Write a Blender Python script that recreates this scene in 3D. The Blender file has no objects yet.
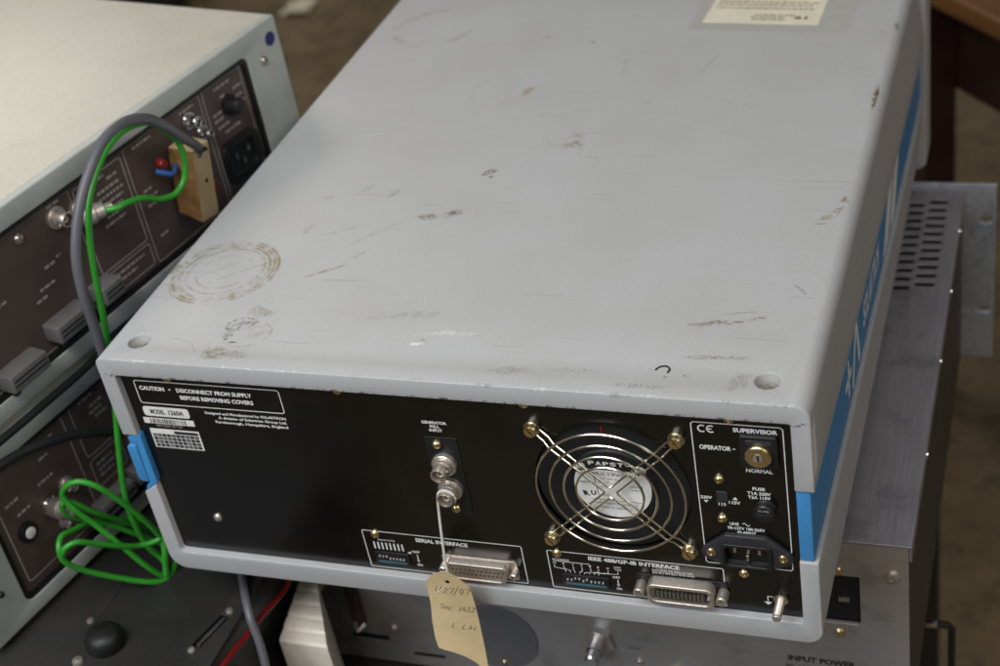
import bpy, bmesh, math, random
from mathutils import Vector, Matrix

random.seed(7)
S = 0.001                                   # everything below is written in millimetres
PI = math.pi
scene = bpy.context.scene
col = scene.collection

# ------------------------------------------------------------------ materials
def new_mat(name):
    m = bpy.data.materials.new(name)
    m.use_nodes = True
    nt = m.node_tree
    return m, nt, nt.nodes["Principled BSDF"]

def ramp(nt, fac, stops):
    r = nt.nodes.new("ShaderNodeValToRGB")
    cr = r.color_ramp
    while len(cr.elements) < len(stops):
        cr.elements.new(0.5)
    for e, (p, c) in zip(cr.elements, stops):
        e.position = p
        e.color = (c[0], c[1], c[2], 1) if not isinstance(c, (int, float)) else (c, c, c, 1)
    nt.links.new(fac, r.inputs[0])
    return r.outputs[0]

def noise(nt, vec, scale, detail=4, rough=0.55, dist=0.0):
    n = nt.nodes.new("ShaderNodeTexNoise")
    n.inputs["Scale"].default_value = scale
    n.inputs["Detail"].default_value = detail
    n.inputs["Roughness"].default_value = rough
    n.inputs["Distortion"].default_value = dist
    nt.links.new(vec, n.inputs["Vector"])
    return n.outputs[0]

def obj_mm(nt):
    tc = nt.nodes.new("ShaderNodeTexCoord")
    sc = nt.nodes.new("ShaderNodeVectorMath")
    sc.operation = 'SCALE'
    sc.inputs[3].default_value = 1000.0
    nt.links.new(tc.outputs["Object"], sc.inputs[0])
    return sc.outputs[0]

def mathn(nt, op, a, b=None, clamp=False):
    n = nt.nodes.new("ShaderNodeMath")
    n.operation = op
    n.use_clamp = clamp
    for i, v in enumerate((a, b)):
        if v is None:
            continue
        if isinstance(v, (int, float)):
            n.inputs[i].default_value = v
        else:
            nt.links.new(v, n.inputs[i])
    return n.outputs[0]

def mixc(nt, fac, a, b):
    n = nt.nodes.new("ShaderNodeMix")
    n.data_type = 'RGBA'
    for sock, v in ((n.inputs[0], fac), (n.inputs[6], a), (n.inputs[7], b)):
        if isinstance(v, (int, float)):
            sock.default_value = v
        elif isinstance(v, tuple):
            sock.default_value = (v[0], v[1], v[2], 1)
        else:
            nt.links.new(v, sock)
    return n.outputs[2]

def maprange(nt, v, a, b, c=0.0, d=1.0):
    n = nt.nodes.new("ShaderNodeMapRange")
    n.interpolation_type = 'SMOOTHSTEP'
    n.inputs[1].default_value = a
    n.inputs[2].default_value = b
    n.inputs[3].default_value = c
    n.inputs[4].default_value = d
    nt.links.new(v, n.inputs[0])
    return n.outputs[0]

def bump(nt, bsdf, h, strength, dist=0.0003):
    b = nt.nodes.new("ShaderNodeBump")
    b.inputs["Strength"].default_value = strength
    b.inputs["Distance"].default_value = dist
    nt.links.new(h, b.inputs["Height"])
    nt.links.new(b.outputs[0], bsdf.inputs["Normal"])

def simple(name, color, rough=0.5, metal=0.0, var=0.12, scale=0.08, bstr=0.0, bscale=1.2, spec=None, stretch=None):
    m, nt, b = new_mat(name)
    v = obj_mm(nt)
    if stretch:
        mp = nt.nodes.new("ShaderNodeMapping")
        mp.inputs["Scale"].default_value = stretch
        nt.links.new(v, mp.inputs[0])
        v = mp.outputs[0]
    n = noise(nt, v, scale, 5)
    lo = tuple(c * (1 - var) for c in color)
    hi = tuple(min(1, c * (1 + var)) for c in color)
    nt.links.new(ramp(nt, n, [(0.3, lo), (0.7, hi)]), b.inputs["Base Color"])
    b.inputs["Metallic"].default_value = metal
    nt.links.new(maprange(nt, n, 0.3, 0.7, max(0.02, rough - 0.03), min(1, rough + 0.03)), b.inputs["Roughness"])
    if spec is not None:
        b.inputs["Specular IOR Level"].default_value = spec
    if bstr:
        bump(nt, b, noise(nt, v, bscale, 3), bstr)
    return m

# painted cover of the analyser with its own stains and scuffs
def cover_paint(name, base, stains):
    m, nt, b = new_mat(name)
    v = obj_mm(nt)
    big = noise(nt, v, 0.012, 5, 0.6)
    mid = noise(nt, v, 0.09, 6, 0.7)
    fine = noise(nt, v, 0.9, 3, 0.6)
    c = mixc(nt, maprange(nt, big, 0.35, 0.7, 0, 1), tuple(x * 1.02 for x in base), tuple(x * y for x, y in zip(base, (0.97, 0.96, 0.945))))
    c = mixc(nt, maprange(nt, fine, 0.40, 0.72, 0, 0.40), c, tuple(x * 0.80 for x in base))
    dirt = mathn(nt, 'MULTIPLY', maprange(nt, mid, 0.60, 0.74), maprange(nt, noise(nt, v, 0.02, 3), 0.45, 0.7))
    c = mixc(nt, mathn(nt, 'MULTIPLY', dirt, 0.16), c, (0.20, 0.17, 0.12))
    speck = maprange(nt, noise(nt, v, 0.35, 2, 0.5), 0.755, 0.80)
    c = mixc(nt, mathn(nt, 'MULTIPLY', speck, 0.5), c, (0.16, 0.13, 0.10))
    # hairline scratches: very stretched noise
    for ang, sc in ((0.6, 0.10), (-0.35, 0.13)):
        mp = nt.nodes.new("ShaderNodeMapping")
        mp.inputs["Rotation"].default_value = (0, 0, ang)
        mp.inputs["Scale"].default_value = (0.12, 4.5, 1)
        nt.links.new(v, mp.inputs[0])
        s = maprange(nt, noise(nt, mp.outputs[0], sc, 2, 0.4), 0.72, 0.76)
        c = mixc(nt, mathn(nt, 'MULTIPLY', s, 0.40), c, (0.25, 0.23, 0.20))
    gate_a = noise(nt, v, 0.055, 3, 0.6)
    gate_b = noise(nt, v, 0.22, 4, 0.7)
    gate_c = noise(nt, v, 0.7, 3, 0.7)
    warp = nt.nodes.new("ShaderNodeTexNoise")
    warp.inputs["Scale"].default_value = 0.12
    warp.inputs["Detail"].default_value = 3
    nt.links.new(v, warp.inputs["Vector"])
    wsub = nt.nodes.new("ShaderNodeVectorMath"); wsub.operation = 'SUBTRACT'
    nt.links.new(warp.outputs["Color"], wsub.inputs[0]); wsub.inputs[1].default_value = (0.5, 0.5, 0.5)
    wsc = nt.nodes.new("ShaderNodeVectorMath"); wsc.operation = 'SCALE'; wsc.inputs[3].default_value = 7.0
    nt.links.new(wsub.outputs[0], wsc.inputs[0])
    wadd = nt.nodes.new("ShaderNodeVectorMath"); wadd.operation = 'ADD'
    nt.links.new(v, wadd.inputs[0]); nt.links.new(wsc.outputs[0], wadd.inputs[1])
    flat = nt.nodes.new("ShaderNodeVectorMath"); flat.operation = 'MULTIPLY'; flat.inputs[1].default_value = (1, 1, 0)
    nt.links.new(wadd.outputs[0], flat.inputs[0])
    flat0 = nt.nodes.new("ShaderNodeVectorMath"); flat0.operation = 'MULTIPLY'; flat0.inputs[1].default_value = (1, 1, 0)
    nt.links.new(v, flat0.inputs[0])
    sep = nt.nodes.new("ShaderNodeSeparateXYZ")
    nt.links.new(v, sep.inputs[0])
    on_top = maprange(nt, sep.outputs[2], 172.0, 174.0)
    for kind, x, y, rx, ry, rot, strength, colr, gate in stains:
        mp = nt.nodes.new("ShaderNodeMapping")
        mp.vector_type = 'TEXTURE'
        mp.inputs["Location"].default_value = (x, y, 0)
        mp.inputs["Rotation"].default_value = (0, 0, math.radians(rot))
        mp.inputs["Scale"].default_value = (rx, ry, 1)
        nt.links.new((flat0 if kind in ('ring', 'line') else flat).outputs[0], mp.inputs[0])
        ln = nt.nodes.new("ShaderNodeVectorMath"); ln.operation = 'LENGTH'
        nt.links.new(mp.outputs[0], ln.inputs[0])
        d = ln.outputs["Value"]
        if kind == 'ring':
            w = 1.3 / rx
            d = mathn(nt, 'ABSOLUTE', mathn(nt, 'SUBTRACT', d, 1.0))
            k = maprange(nt, d, w * 0.25, w, 1, 0)
        elif kind == 'halo':
            w = 5.0 / rx
            d = mathn(nt, 'ABSOLUTE', mathn(nt, 'SUBTRACT', d, 1.0))
            k = maprange(nt, d, 0, w, 1, 0)
        else:
            k = maprange(nt, d, 0.35, 1.0, 1, 0)
        if gate == 'a':
            k = mathn(nt, 'MULTIPLY', k, maprange(nt, gate_a, 0.42, 0.62))
        elif gate == 'b':
            k = mathn(nt, 'MULTIPLY', k, maprange(nt, gate_b, 0.42, 0.58))
        elif gate == 'c':
            k = mathn(nt, 'MULTIPLY', k, maprange(nt, gate_c, 0.43, 0.58))
        k = mathn(nt, 'MULTIPLY', mathn(nt, 'MULTIPLY', k, strength), on_top)
        c = mixc(nt, k, c, colr)
    front_ = maprange(nt, sep.outputs[1], 0.9, 1.4, 1, 0)
    zlow = mathn(nt, 'ABSOLUTE', mathn(nt, 'SUBTRACT', sep.outputs[2], 162.4))
    wear = mathn(nt, 'MULTIPLY', mathn(nt, 'MULTIPLY', maprange(nt, zlow, 0.7, 1.9, 1, 0), front_), maprange(nt, noise(nt, v, 0.16, 4, 0.75), 0.50, 0.58))
    c = mixc(nt, mathn(nt, 'MULTIPLY', wear, 0.8), c, DRK)
    zt_ = mathn(nt, 'ABSOLUTE', mathn(nt, 'SUBTRACT', sep.outputs[2], 174.0))
    chip = mathn(nt, 'MULTIPLY', mathn(nt, 'MULTIPLY', maprange(nt, zt_, 0.7, 1.4, 1, 0), maprange(nt, sep.outputs[1], 0.9, 2.2, 1, 0)), maprange(nt, noise(nt, v, 0.13, 4, 0.75), 0.57, 0.61))
    c = mixc(nt, mathn(nt, 'MULTIPLY', chip, 0.42), c, mixc(nt, maprange(nt, gate_a, 0.45, 0.55), WHT, GRY))
    side_ = maprange(nt, sep.outputs[0], 430.5, 431.5)
    sy_ = mathn(nt, 'ABSOLUTE', mathn(nt, 'SUBTRACT', sep.outputs[1], 7.0))
    sz_ = mathn(nt, 'ABSOLUTE', mathn(nt, 'SUBTRACT', sep.outputs[2], 142.0))
    scr = mathn(nt, 'MULTIPLY', mathn(nt, 'MULTIPLY', maprange(nt, sy_, 3.5, 6.0, 1, 0), maprange(nt, sz_, 12, 22, 1, 0)), side_)
    scr = mathn(nt, 'MULTIPLY', scr, maprange(nt, gate_a, 0.30, 0.42))
    c = mixc(nt, mathn(nt, 'MULTIPLY', scr, 0.85), c, WHT)
    nt.links.new(c, b.inputs["Base Color"])
    nt.links.new(maprange(nt, fine, 0.3, 0.7, 0.46, 0.54), b.inputs["Roughness"])
    bump(nt, b, noise(nt, v, 0.9, 3, 0.6), 0.35, 0.0003)
    return m

BRN = (0.17, 0.12, 0.05); DRK = (0.05, 0.045, 0.04); GRY = (0.16, 0.15, 0.14); TAN = (0.30, 0.25, 0.14); WHT = (0.75, 0.75, 0.74)
STAINS = [
    ('halo', 41, 98, 35, 34, 0, 0.62, TAN, 'a'), ('halo', 40, 97, 30, 30, 0, 0.35, TAN, 'b'),
    ('ring', 41, 98, 37, 36, 0, 0.75, BRN, 'a'), ('ring', 41, 98, 34, 33, 0, 0.6, BRN, 'b'),
    ('ring', 42, 98, 30, 30, 0, 0.7, BRN, 'a'), ('ring', 42, 99, 26, 26, 0, 0.5, BRN, 'b'), ('ring', 42, 98, 19, 19, 0, 0.35, BRN, 'a'),
    ('line', 52, 98, 42, 0.7, 40, 0.5, BRN, 'b'), ('line', 38, 102, 22, 0.5, 44, 0.5, BRN, None),
    ('halo', 56, 462, 33, 33, 0, 0.35, TAN, 'a'), ('ring', 56, 462, 35, 35, 0, 0.25, BRN, 'a'), ('smudge', 30, 478, 7, 16, -35, 0.5, TAN, 'b'), ('smudge', 42, 492, 14, 6, 30, 0.4, TAN, 'b'),
    ('ring', 392, 96, 36, 36, 0, 0.08, BRN, 'b'), ('ring', 392, 455, 36, 36, 0, 0.16, BRN, 'a'),
    ('smudge', 156, 171, 9, 5, 10, 0.8, BRN, 'b'), ('smudge', 174, 177, 10, 5, 20, 0.9, BRN, 'b'), ('smudge', 175, 177, 5, 3, 20, 0.8, DRK, 'c'), ('smudge', 166, 173, 18, 7, 15, 0.25, GRY, 'b'),
    ('smudge', 181, 231, 6, 4, 30, 0.9, DRK, 'c'), ('smudge', 184, 224, 3, 2, 0, 0.9, DRK, None), ('smudge', 178, 227, 3, 1.6, 30, .8, BRN, None),
    ('smudge', 230, 270, 10, 7, 30, 0.6, BRN, 'b'), ('line', 236, 264, 2.2, 10, 12, 0.8, BRN, 'b'), ('line', 228, 284, 1.4, 10, 40, 0.5, BRN, 'b'), ('line', 248, 252, 9, 1.1, -18, 0.45, GRY, 'b'), ('smudge', 226, 275, 14, 9, 60, 0.35, TAN, 'b'), ('line', 215, 270, 16, 1.5, 5, 0.3, GRY, 'b'),
    ('ring', 150, 348, 22, 24, 0, 0.35, TAN, 'b'), ('smudge', 172, 349, 4, 11, -15, 0.7, TAN, None), ('smudge', 160, 330, 7, 4, 30, 0.6, TAN, 'b'),
    ('smudge', 79, 40, 7, 4, 25, 0.85, DRK, 'b'), ('smudge', 90, 47, 5, 3, 30, 0.7, DRK, 'b'), ('smudge', 82, 43, 9, 5, 25, 0.8, (0.36, 0.37, 0.38), 'b'), ('smudge', 92, 55, 9, 7, 30, .5, BRN, 'b'), ('smudge', 96, 36, 12, 10, 20, .35, TAN, 'b'), ('ring', 81, 43, 9, 6, 25, 0.8, DRK, 'c'), ('smudge', 84, 45, 7, 3, 25, 0.9, DRK, 'c'),
    ('smudge', 84, 58, 8, 7, 0, 0.5, BRN, 'c'), ('ring', 90, 33, 15, 12, 20, 0.4, BRN, 'b'), ('smudge', 78, 31, 4, 7, 10, 0.7, DRK, 'c'),
    ('line', 84, 24.5, 4.0, 1.0, 8, 0.95, DRK, None), ('smudge', 79, 27, 1.2, 1.2, 0, 0.95, DRK, None),
    ('smudge', 78, 12, 12, 8, 10, 0.65, BRN, 'b'), ('smudge', 92, 12, 10, 5, 0, 0.5, GRY, 'c'), ('smudge', 72, 20, 8, 12, 0, .3, TAN, 'b'),
    ('line', 112, 104, 20, 2.0, 36, 0.6, BRN, 'b'), ('line', 126, 122, 12, 1.6, 55, 0.6, BRN, 'b'), ('smudge', 104, 152, 18, 3, 30, .3, GRY, 'b'), ('line', 128, 150, 30, 2.0, 50, 0.3, GRY, 'b'),
    ('line', 48, 24, 14, 0.6, -12, 0.4, GRY, None), ('line', 62, 16, 9, 0.6, -50, 0.35, GRY, None),
    ('smudge', 200, 34, 6, 1.8, 10, 0.9, WHT, 'b'), ('smudge', 215, 45, 26, 3, 8, 0.35, WHT, 'b'), ('smudge', 203, 38, 3, 2, 0, 0.6, GRY, 'c'),
    ('smudge', 180, 60, 34, 5, 12, 0.25, GRY, 'b'), ('smudge', 264, 15, 16, 5, 6, 0.5, GRY, 'c'), ('smudge', 300, 18, 20, 3, 3, 0.4, GRY, 'c'),
    ('smudge', 352, 19, 2.6, 1.4, 0, 0.6, GRY, None), ('smudge', 364, 19, 3, 1.2, 10, 0.7, BRN, 'c'), ('smudge', 340, 8, 22, 3, 0, 0.6, GRY, 'c'),
    ('smudge', 376, 38, 25, 3.0, 4, 0.7, GRY, 'c'), ('smudge', 392, 17, 12, 6, 60, 0.5, GRY, 'c'), ('smudge', 372, 70, 18, 3.0, 8, 0.9, BRN, 'b'), ('smudge', 390, 74, 10, 2.6, 20, .85, BRN, 'b'), ('smudge', 360, 66, 8, 3, 0, .5, GRY, 'b'), ('line', 382, 80, 14, .8, 12, .4, BRN, None),
    ('line', 412, 104, 12, 1.5, -50, 0.55, GRY, 'b'), ('line', 330, 150, 25, 0.7, 35, 0.25, GRY, 'b'),
    ('smudge', 420, 192, 7, 2.6, 55, 0.9, BRN, 'b'), ('smudge', 415, 184, 9, 4, 30, 0.9, TAN, 'b'), ('line', 412, 176, 6, 1.0, 10, 0.6, BRN, None), ('smudge', 422, 205, 2, 5, -10, .7, BRN, None), ('smudge', 424, 203, 2.0, 3.4, 0, 0.5, TAN, None),
    ('line', 424.3, 338, 2.4, 26, 1, 0.85, BRN, 'b'), ('line', 425.0, 340, 1.6, 20, -1, 0.8, BRN, None), ('smudge', 424.8, 338, 1.3, 18, -2, 0.8, DRK, 'b'),
    ('smudge', 427, 452, 3, 8, 20, 0.8, DRK, 'c'), ('smudge', 418, 440, 3, 5, 20, 0.5, GRY, 'c'),
    ('line', 235, 395, 3, 34, 8, 0.25, GRY, 'b'), ('line', 330, 330, 30, 2.0, -25, 0.2, GRY, 'b'), ('line', 300, 395, 1.6, 26, -14, 0.35, GRY, 'b'),
    ('smudge', 100, 205, 7, 4, 50, 0.5, GRY, 'c'), ('smudge', 122, 200, 4, 9, -30, 0.5, GRY, 'c'), ('smudge', 78, 152, 4, 8, 0, 0.4, BRN, 'c'), ('smudge', 76, 192, 5, 5, 0, .4, BRN, 'c'),
    ('smudge', 160, 440, 5, 3, 0, 0.5, GRY, 'c'), ('smudge', 200, 430, 3, 2, 0, 0.5, BRN, None), ('smudge', 268, 330, 4, 2, 0, 0.4, BRN, 'c'),
]

M = {}
M['cover'] = cover_paint('analyser_grey_paint', (0.455, 0.460, 0.466), STAINS)
def dusty(key, amount, tint):
    m = M[key]; nt = m.node_tree; b = nt.nodes['Principled BSDF']; v = obj_mm(nt)
    src = b.inputs['Base Color'].links[0].from_socket
    k = mathn(nt, 'MULTIPLY', maprange(nt, noise(nt, v, 0.5, 3, 0.7), 0.62, 0.74), maprange(nt, noise(nt, v, 0.03, 4, 0.6), 0.40, 0.65))
    k2 = maprange(nt, noise(nt, v, 0.018, 5, 0.7), 0.5, 0.8, 0, 0.35)
    nt.links.new(mixc(nt, mathn(nt, 'MULTIPLY', mathn(nt, 'ADD', k, k2), amount), src, tint), b.inputs['Base Color'])
M['blue'] = simple('blue_plastic', (0.055, 0.265, 0.57), 0.42, var=0.06)
M['panel'] = simple('black_panel_paint', (0.003, 0.0025, 0.0019), 0.24, var=0.3, scale=0.03, bstr=0.02, spec=0.7)
dusty('panel', 0.34, (0.05, 0.042, 0.03)); dusty('blue', 0.35, (0.10, 0.22, 0.38))
M['black_plastic'] = simple('black_plastic', (0.012, 0.012, 0.013), 0.38, var=0.2)
M['dark_plastic'] = simple('dark_grey_plastic', (0.03, 0.03, 0.034), 0.45, var=0.2)
M['strut_grey'] = simple('strut_grey', (0.055, 0.055, 0.06), 0.45)
M['fan_black'] = simple('fan_black', (0.010, 0.010, 0.012), 0.5)
M['print'] = simple('white_print', (0.82, 0.82, 0.80), 0.6, var=0.06)
M['print_grey'] = simple('grey_print', (0.40, 0.38, 0.36), 0.6, var=0.1)
M['print_black'] = simple('black_print', (0.012, 0.012, 0.014), 0.6)
M['paper_white'] = simple('white_label', (0.80, 0.79, 0.77), 0.5, var=0.08, scale=0.3)
M['steel'] = simple('zinc_steel', (0.66, 0.63, 0.56), 0.28, 1.0, var=0.12, scale=0.6)
M['brass'] = simple('passivated_brass', (0.78, 0.64, 0.36), 0.30, 1.0, var=0.15, scale=0.6)
M['wire'] = simple('passivated_wire', (0.88, 0.84, 0.72), 0.2, 1.0, var=0.12, scale=0.15)
M['nickel'] = simple('dull_nickel', (0.64, 0.575, 0.51), 0.42, 0.85, var=0.15, scale=0.4)
M['chrome'] = simple('bright_chrome', (0.8, 0.8, 0.8), 0.14, 1.0, var=0.05)
M['teal'] = simple('teal_plastic', (0.05, 0.13, 0.16), 0.4)
def cream_mat():
    m = simple('cream_textured_paint', (0.57, 0.54, 0.455), 0.42, var=0.05, scale=0.02, bstr=0.30, bscale=0.7)
    nt = m.node_tree; b = nt.nodes['Principled BSDF']; v = obj_mm(nt)
    src = b.inputs['Base Color'].links[0].from_socket
    g = noise(nt, v, 0.55, 3, 0.65)
    c = mixc(nt, maprange(nt, g, 0.42, 0.7, 0, 0.5), src, (0.44, 0.41, 0.34))
    k = mathn(nt, 'MULTIPLY', maprange(nt, noise(nt, v, 0.03, 5, 0.7), 0.58, 0.72), maprange(nt, noise(nt, v, 0.3, 4, 0.7), 0.45, 0.6))
    c = mixc(nt, mathn(nt, 'MULTIPLY', k, 0.30), c, (0.33, 0.22, 0.14))
    mp = nt.nodes.new("ShaderNodeMapping"); mp.inputs["Rotation"].default_value = (0, 0, 0.9); mp.inputs["Scale"].default_value = (0.1, 4.0, 1)
    nt.links.new(v, mp.inputs[0])
    c = mixc(nt, mathn(nt, 'MULTIPLY', maprange(nt, noise(nt, mp.outputs[0], 0.1, 2, 0.4), 0.70, 0.75), 0.35), c, (0.30, 0.26, 0.20))
    nt.links.new(c, b.inputs['Base Color'])
    return m
M['cream'] = cream_mat()
M['frame'] = simple('grey_green_paint', (0.44, 0.47, 0.44), 0.45, var=0.08, scale=0.03, bstr=0.08)
M['brown'] = simple('dark_brown_panel', (0.094, 0.067, 0.058), 0.48, var=0.15, scale=0.02)
M['gasket'] = simple('black_trim', (0.008, 0.008, 0.008), 0.5)
M['grey_block'] = simple('grey_connector', (0.15, 0.145, 0.145), 0.5, var=0.1)
M['green'] = simple('green_cable_sheath', (0.035, 0.30, 0.025), 0.32, var=0.08)
M['grey_cable'] = simple('grey_cable_sheath', (0.115, 0.115, 0.13), 0.42, var=0.08)
M['black_cable'] = simple('black_cable_sheath', (0.012, 0.012, 0.013), 0.45)
M['red_cable'] = simple('red_cable_sheath', (0.20, 0.008, 0.008), 0.4)
M['blue_wire'] = simple('blue_wire', (0.03, 0.09, 0.30), 0.4)
M['beige'] = simple('beige_resin', (0.42, 0.32, 0.175), 0.5, var=0.1, scale=0.05)
M['amber'] = simple('amber_resin', (0.20, 0.105, 0.035), 0.4, var=0.4, scale=0.08)
M['manila'] = simple('manila_card', (0.72, 0.555, 0.31), 0.75, var=0.10, scale=0.06, bstr=0.1)
M['string'] = simple('white_string', (0.66, 0.63, 0.58), 0.85)
M['pencil'] = simple('pencil_line', (0.17, 0.125, 0.075), 0.8)
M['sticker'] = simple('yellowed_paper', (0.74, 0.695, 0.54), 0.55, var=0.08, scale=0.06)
M['cream_plastic'] = simple('cream_plastic', (0.78, 0.72, 0.62), 0.5, var=0.06)
M['blue_dot'] = simple('navy_dot', (0.012, 0.016, 0.14), 0.45)

def tape_mat():
    m, nt, b = new_mat('yellowed_tape')
    v = obj_mm(nt)
    n = noise(nt, v, 0.12, 4)
    nt.links.new(ramp(nt, n, [(0.3, (0.415, 0.405, 0.375)), (0.7, (0.455, 0.445, 0.415))]), b.inputs["Base Color"])
    b.inputs["Roughness"].default_value = 0.28
    return m
M['tape'] = tape_mat()

def brushed(name, color, rough, stretch):
    m, nt, b = new_mat(name)
    v = obj_mm(nt)
    mp = nt.nodes.new("ShaderNodeMapping"); mp.inputs["Scale"].default_value = stretch
    nt.links.new(v, mp.inputs[0])
    n = noise(nt, mp.outputs[0], 1.0, 4, 0.6)
    g = noise(nt, v, 0.03, 6, 0.65)
    c = ramp(nt, n, [(0.3, tuple(x * 0.82 for x in color)), (0.7, tuple(min(1, x * 1.12) for x in color))])
    c = mixc(nt, maprange(nt, g, 0.5, 0.72, 0, 0.5), c, tuple(x * 0.45 for x in color))
    nt.links.new(c, b.inputs["Base Color"])
    b.inputs["Metallic"].default_value = 0.7
    nt.links.new(maprange(nt, n, 0.3, 0.7, rough - 0.07, rough + 0.09), b.inputs["Roughness"])
    return m
M['brushed'] = brushed('brushed_aluminium', (0.56, 0.535, 0.515), 0.40, (0.02, 1.0, 2.2))
M['lid_metal'] = brushed('stained_aluminium_lid', (0.42, 0.41, 0.44), 0.5, (0.9, 0.02, 1.0))
M['side_metal'] = brushed('tarnished_side_plate', (0.13, 0.115, 0.105), 0.5, (0.05, 0.02, 1.0))
M['ear_metal'] = brushed('grey_front_plate', (0.52, 0.57, 0.65), 0.5, (0.2, 0.2, 0.2))

def mesh_lid():
    m, nt, b = new_mat('perforated_dark_lid')
    v = obj_mm(nt)
    vor = nt.nodes.new("ShaderNodeTexVoronoi")
    vor.inputs["Scale"].default_value = 0.38
    vor.inputs["Randomness"].default_value = 0.0
    nt.links.new(v, vor.inputs["Vector"])
    d = maprange(nt, vor.outputs["Distance"], 0.26, 0.34)
    sep = nt.nodes.new("ShaderNodeSeparateXYZ"); nt.links.new(v, sep.inputs[0])
    zone = mathn(nt, 'MAXIMUM', maprange(nt, sep.outputs[0], -63, -62), maprange(nt, sep.outputs[1], -41, -40, 1, 0))
    zone = mathn(nt, 'MULTIPLY', zone, maprange(nt, sep.outputs[0], 10.0, 11.0, 1, 0))
    hole = mathn(nt, 'MULTIPLY', mathn(nt, 'SUBTRACT', 1.0, d), zone)
    n = noise(nt, v, 0.05, 5, 0.6)
    base = ramp(nt, n, [(0.3, (0.020, 0.0195, 0.0195)), (0.75, (0.032, 0.029, 0.027))])
    nt.links.new(mixc(nt, hole, base, (0.005, 0.005, 0.005)), b.inputs["Base Color"])
    b.inputs["Roughness"].default_value = 0.5
    return m
M['mesh_lid'] = mesh_lid()

def floor_mat():
    m, nt, b = new_mat('brown_floor')
    v = obj_mm(nt)
    n1 = noise(nt, v, 0.006, 6, 0.7, 0.6)
    n2 = noise(nt, v, 0.02, 4, 0.7)
    c = ramp(nt, n1, [(0.3, (0.115, 0.08, 0.038)), (0.7, (0.25, 0.185, 0.10))])
    c = mixc(nt, maprange(nt, n2, 0.48, 0.68, 0, 0.6), c, (0.06, 0.04, 0.022))
    nt.links.new(c, b.inputs["Base Color"])
    b.inputs["Roughness"].default_value = 0.45
    return m
M['floor'] = floor_mat()
M['orange_wood'] = simple('varnished_wood', (0.17, 0.068, 0.017), 0.4, var=0.35, scale=0.02, stretch=(0.15, 1, 1))
M['dark_wood'] = simple('dark_red_wood', (0.030, 0.010, 0.007), 0.5, var=0.3, scale=0.02)
M['bench'] = simple('dark_bench_paint', (0.022, 0.02, 0.019), 0.5)
M['case_black'] = simple('black_case_shell', (0.012, 0.011, 0.011), 0.5)

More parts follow.
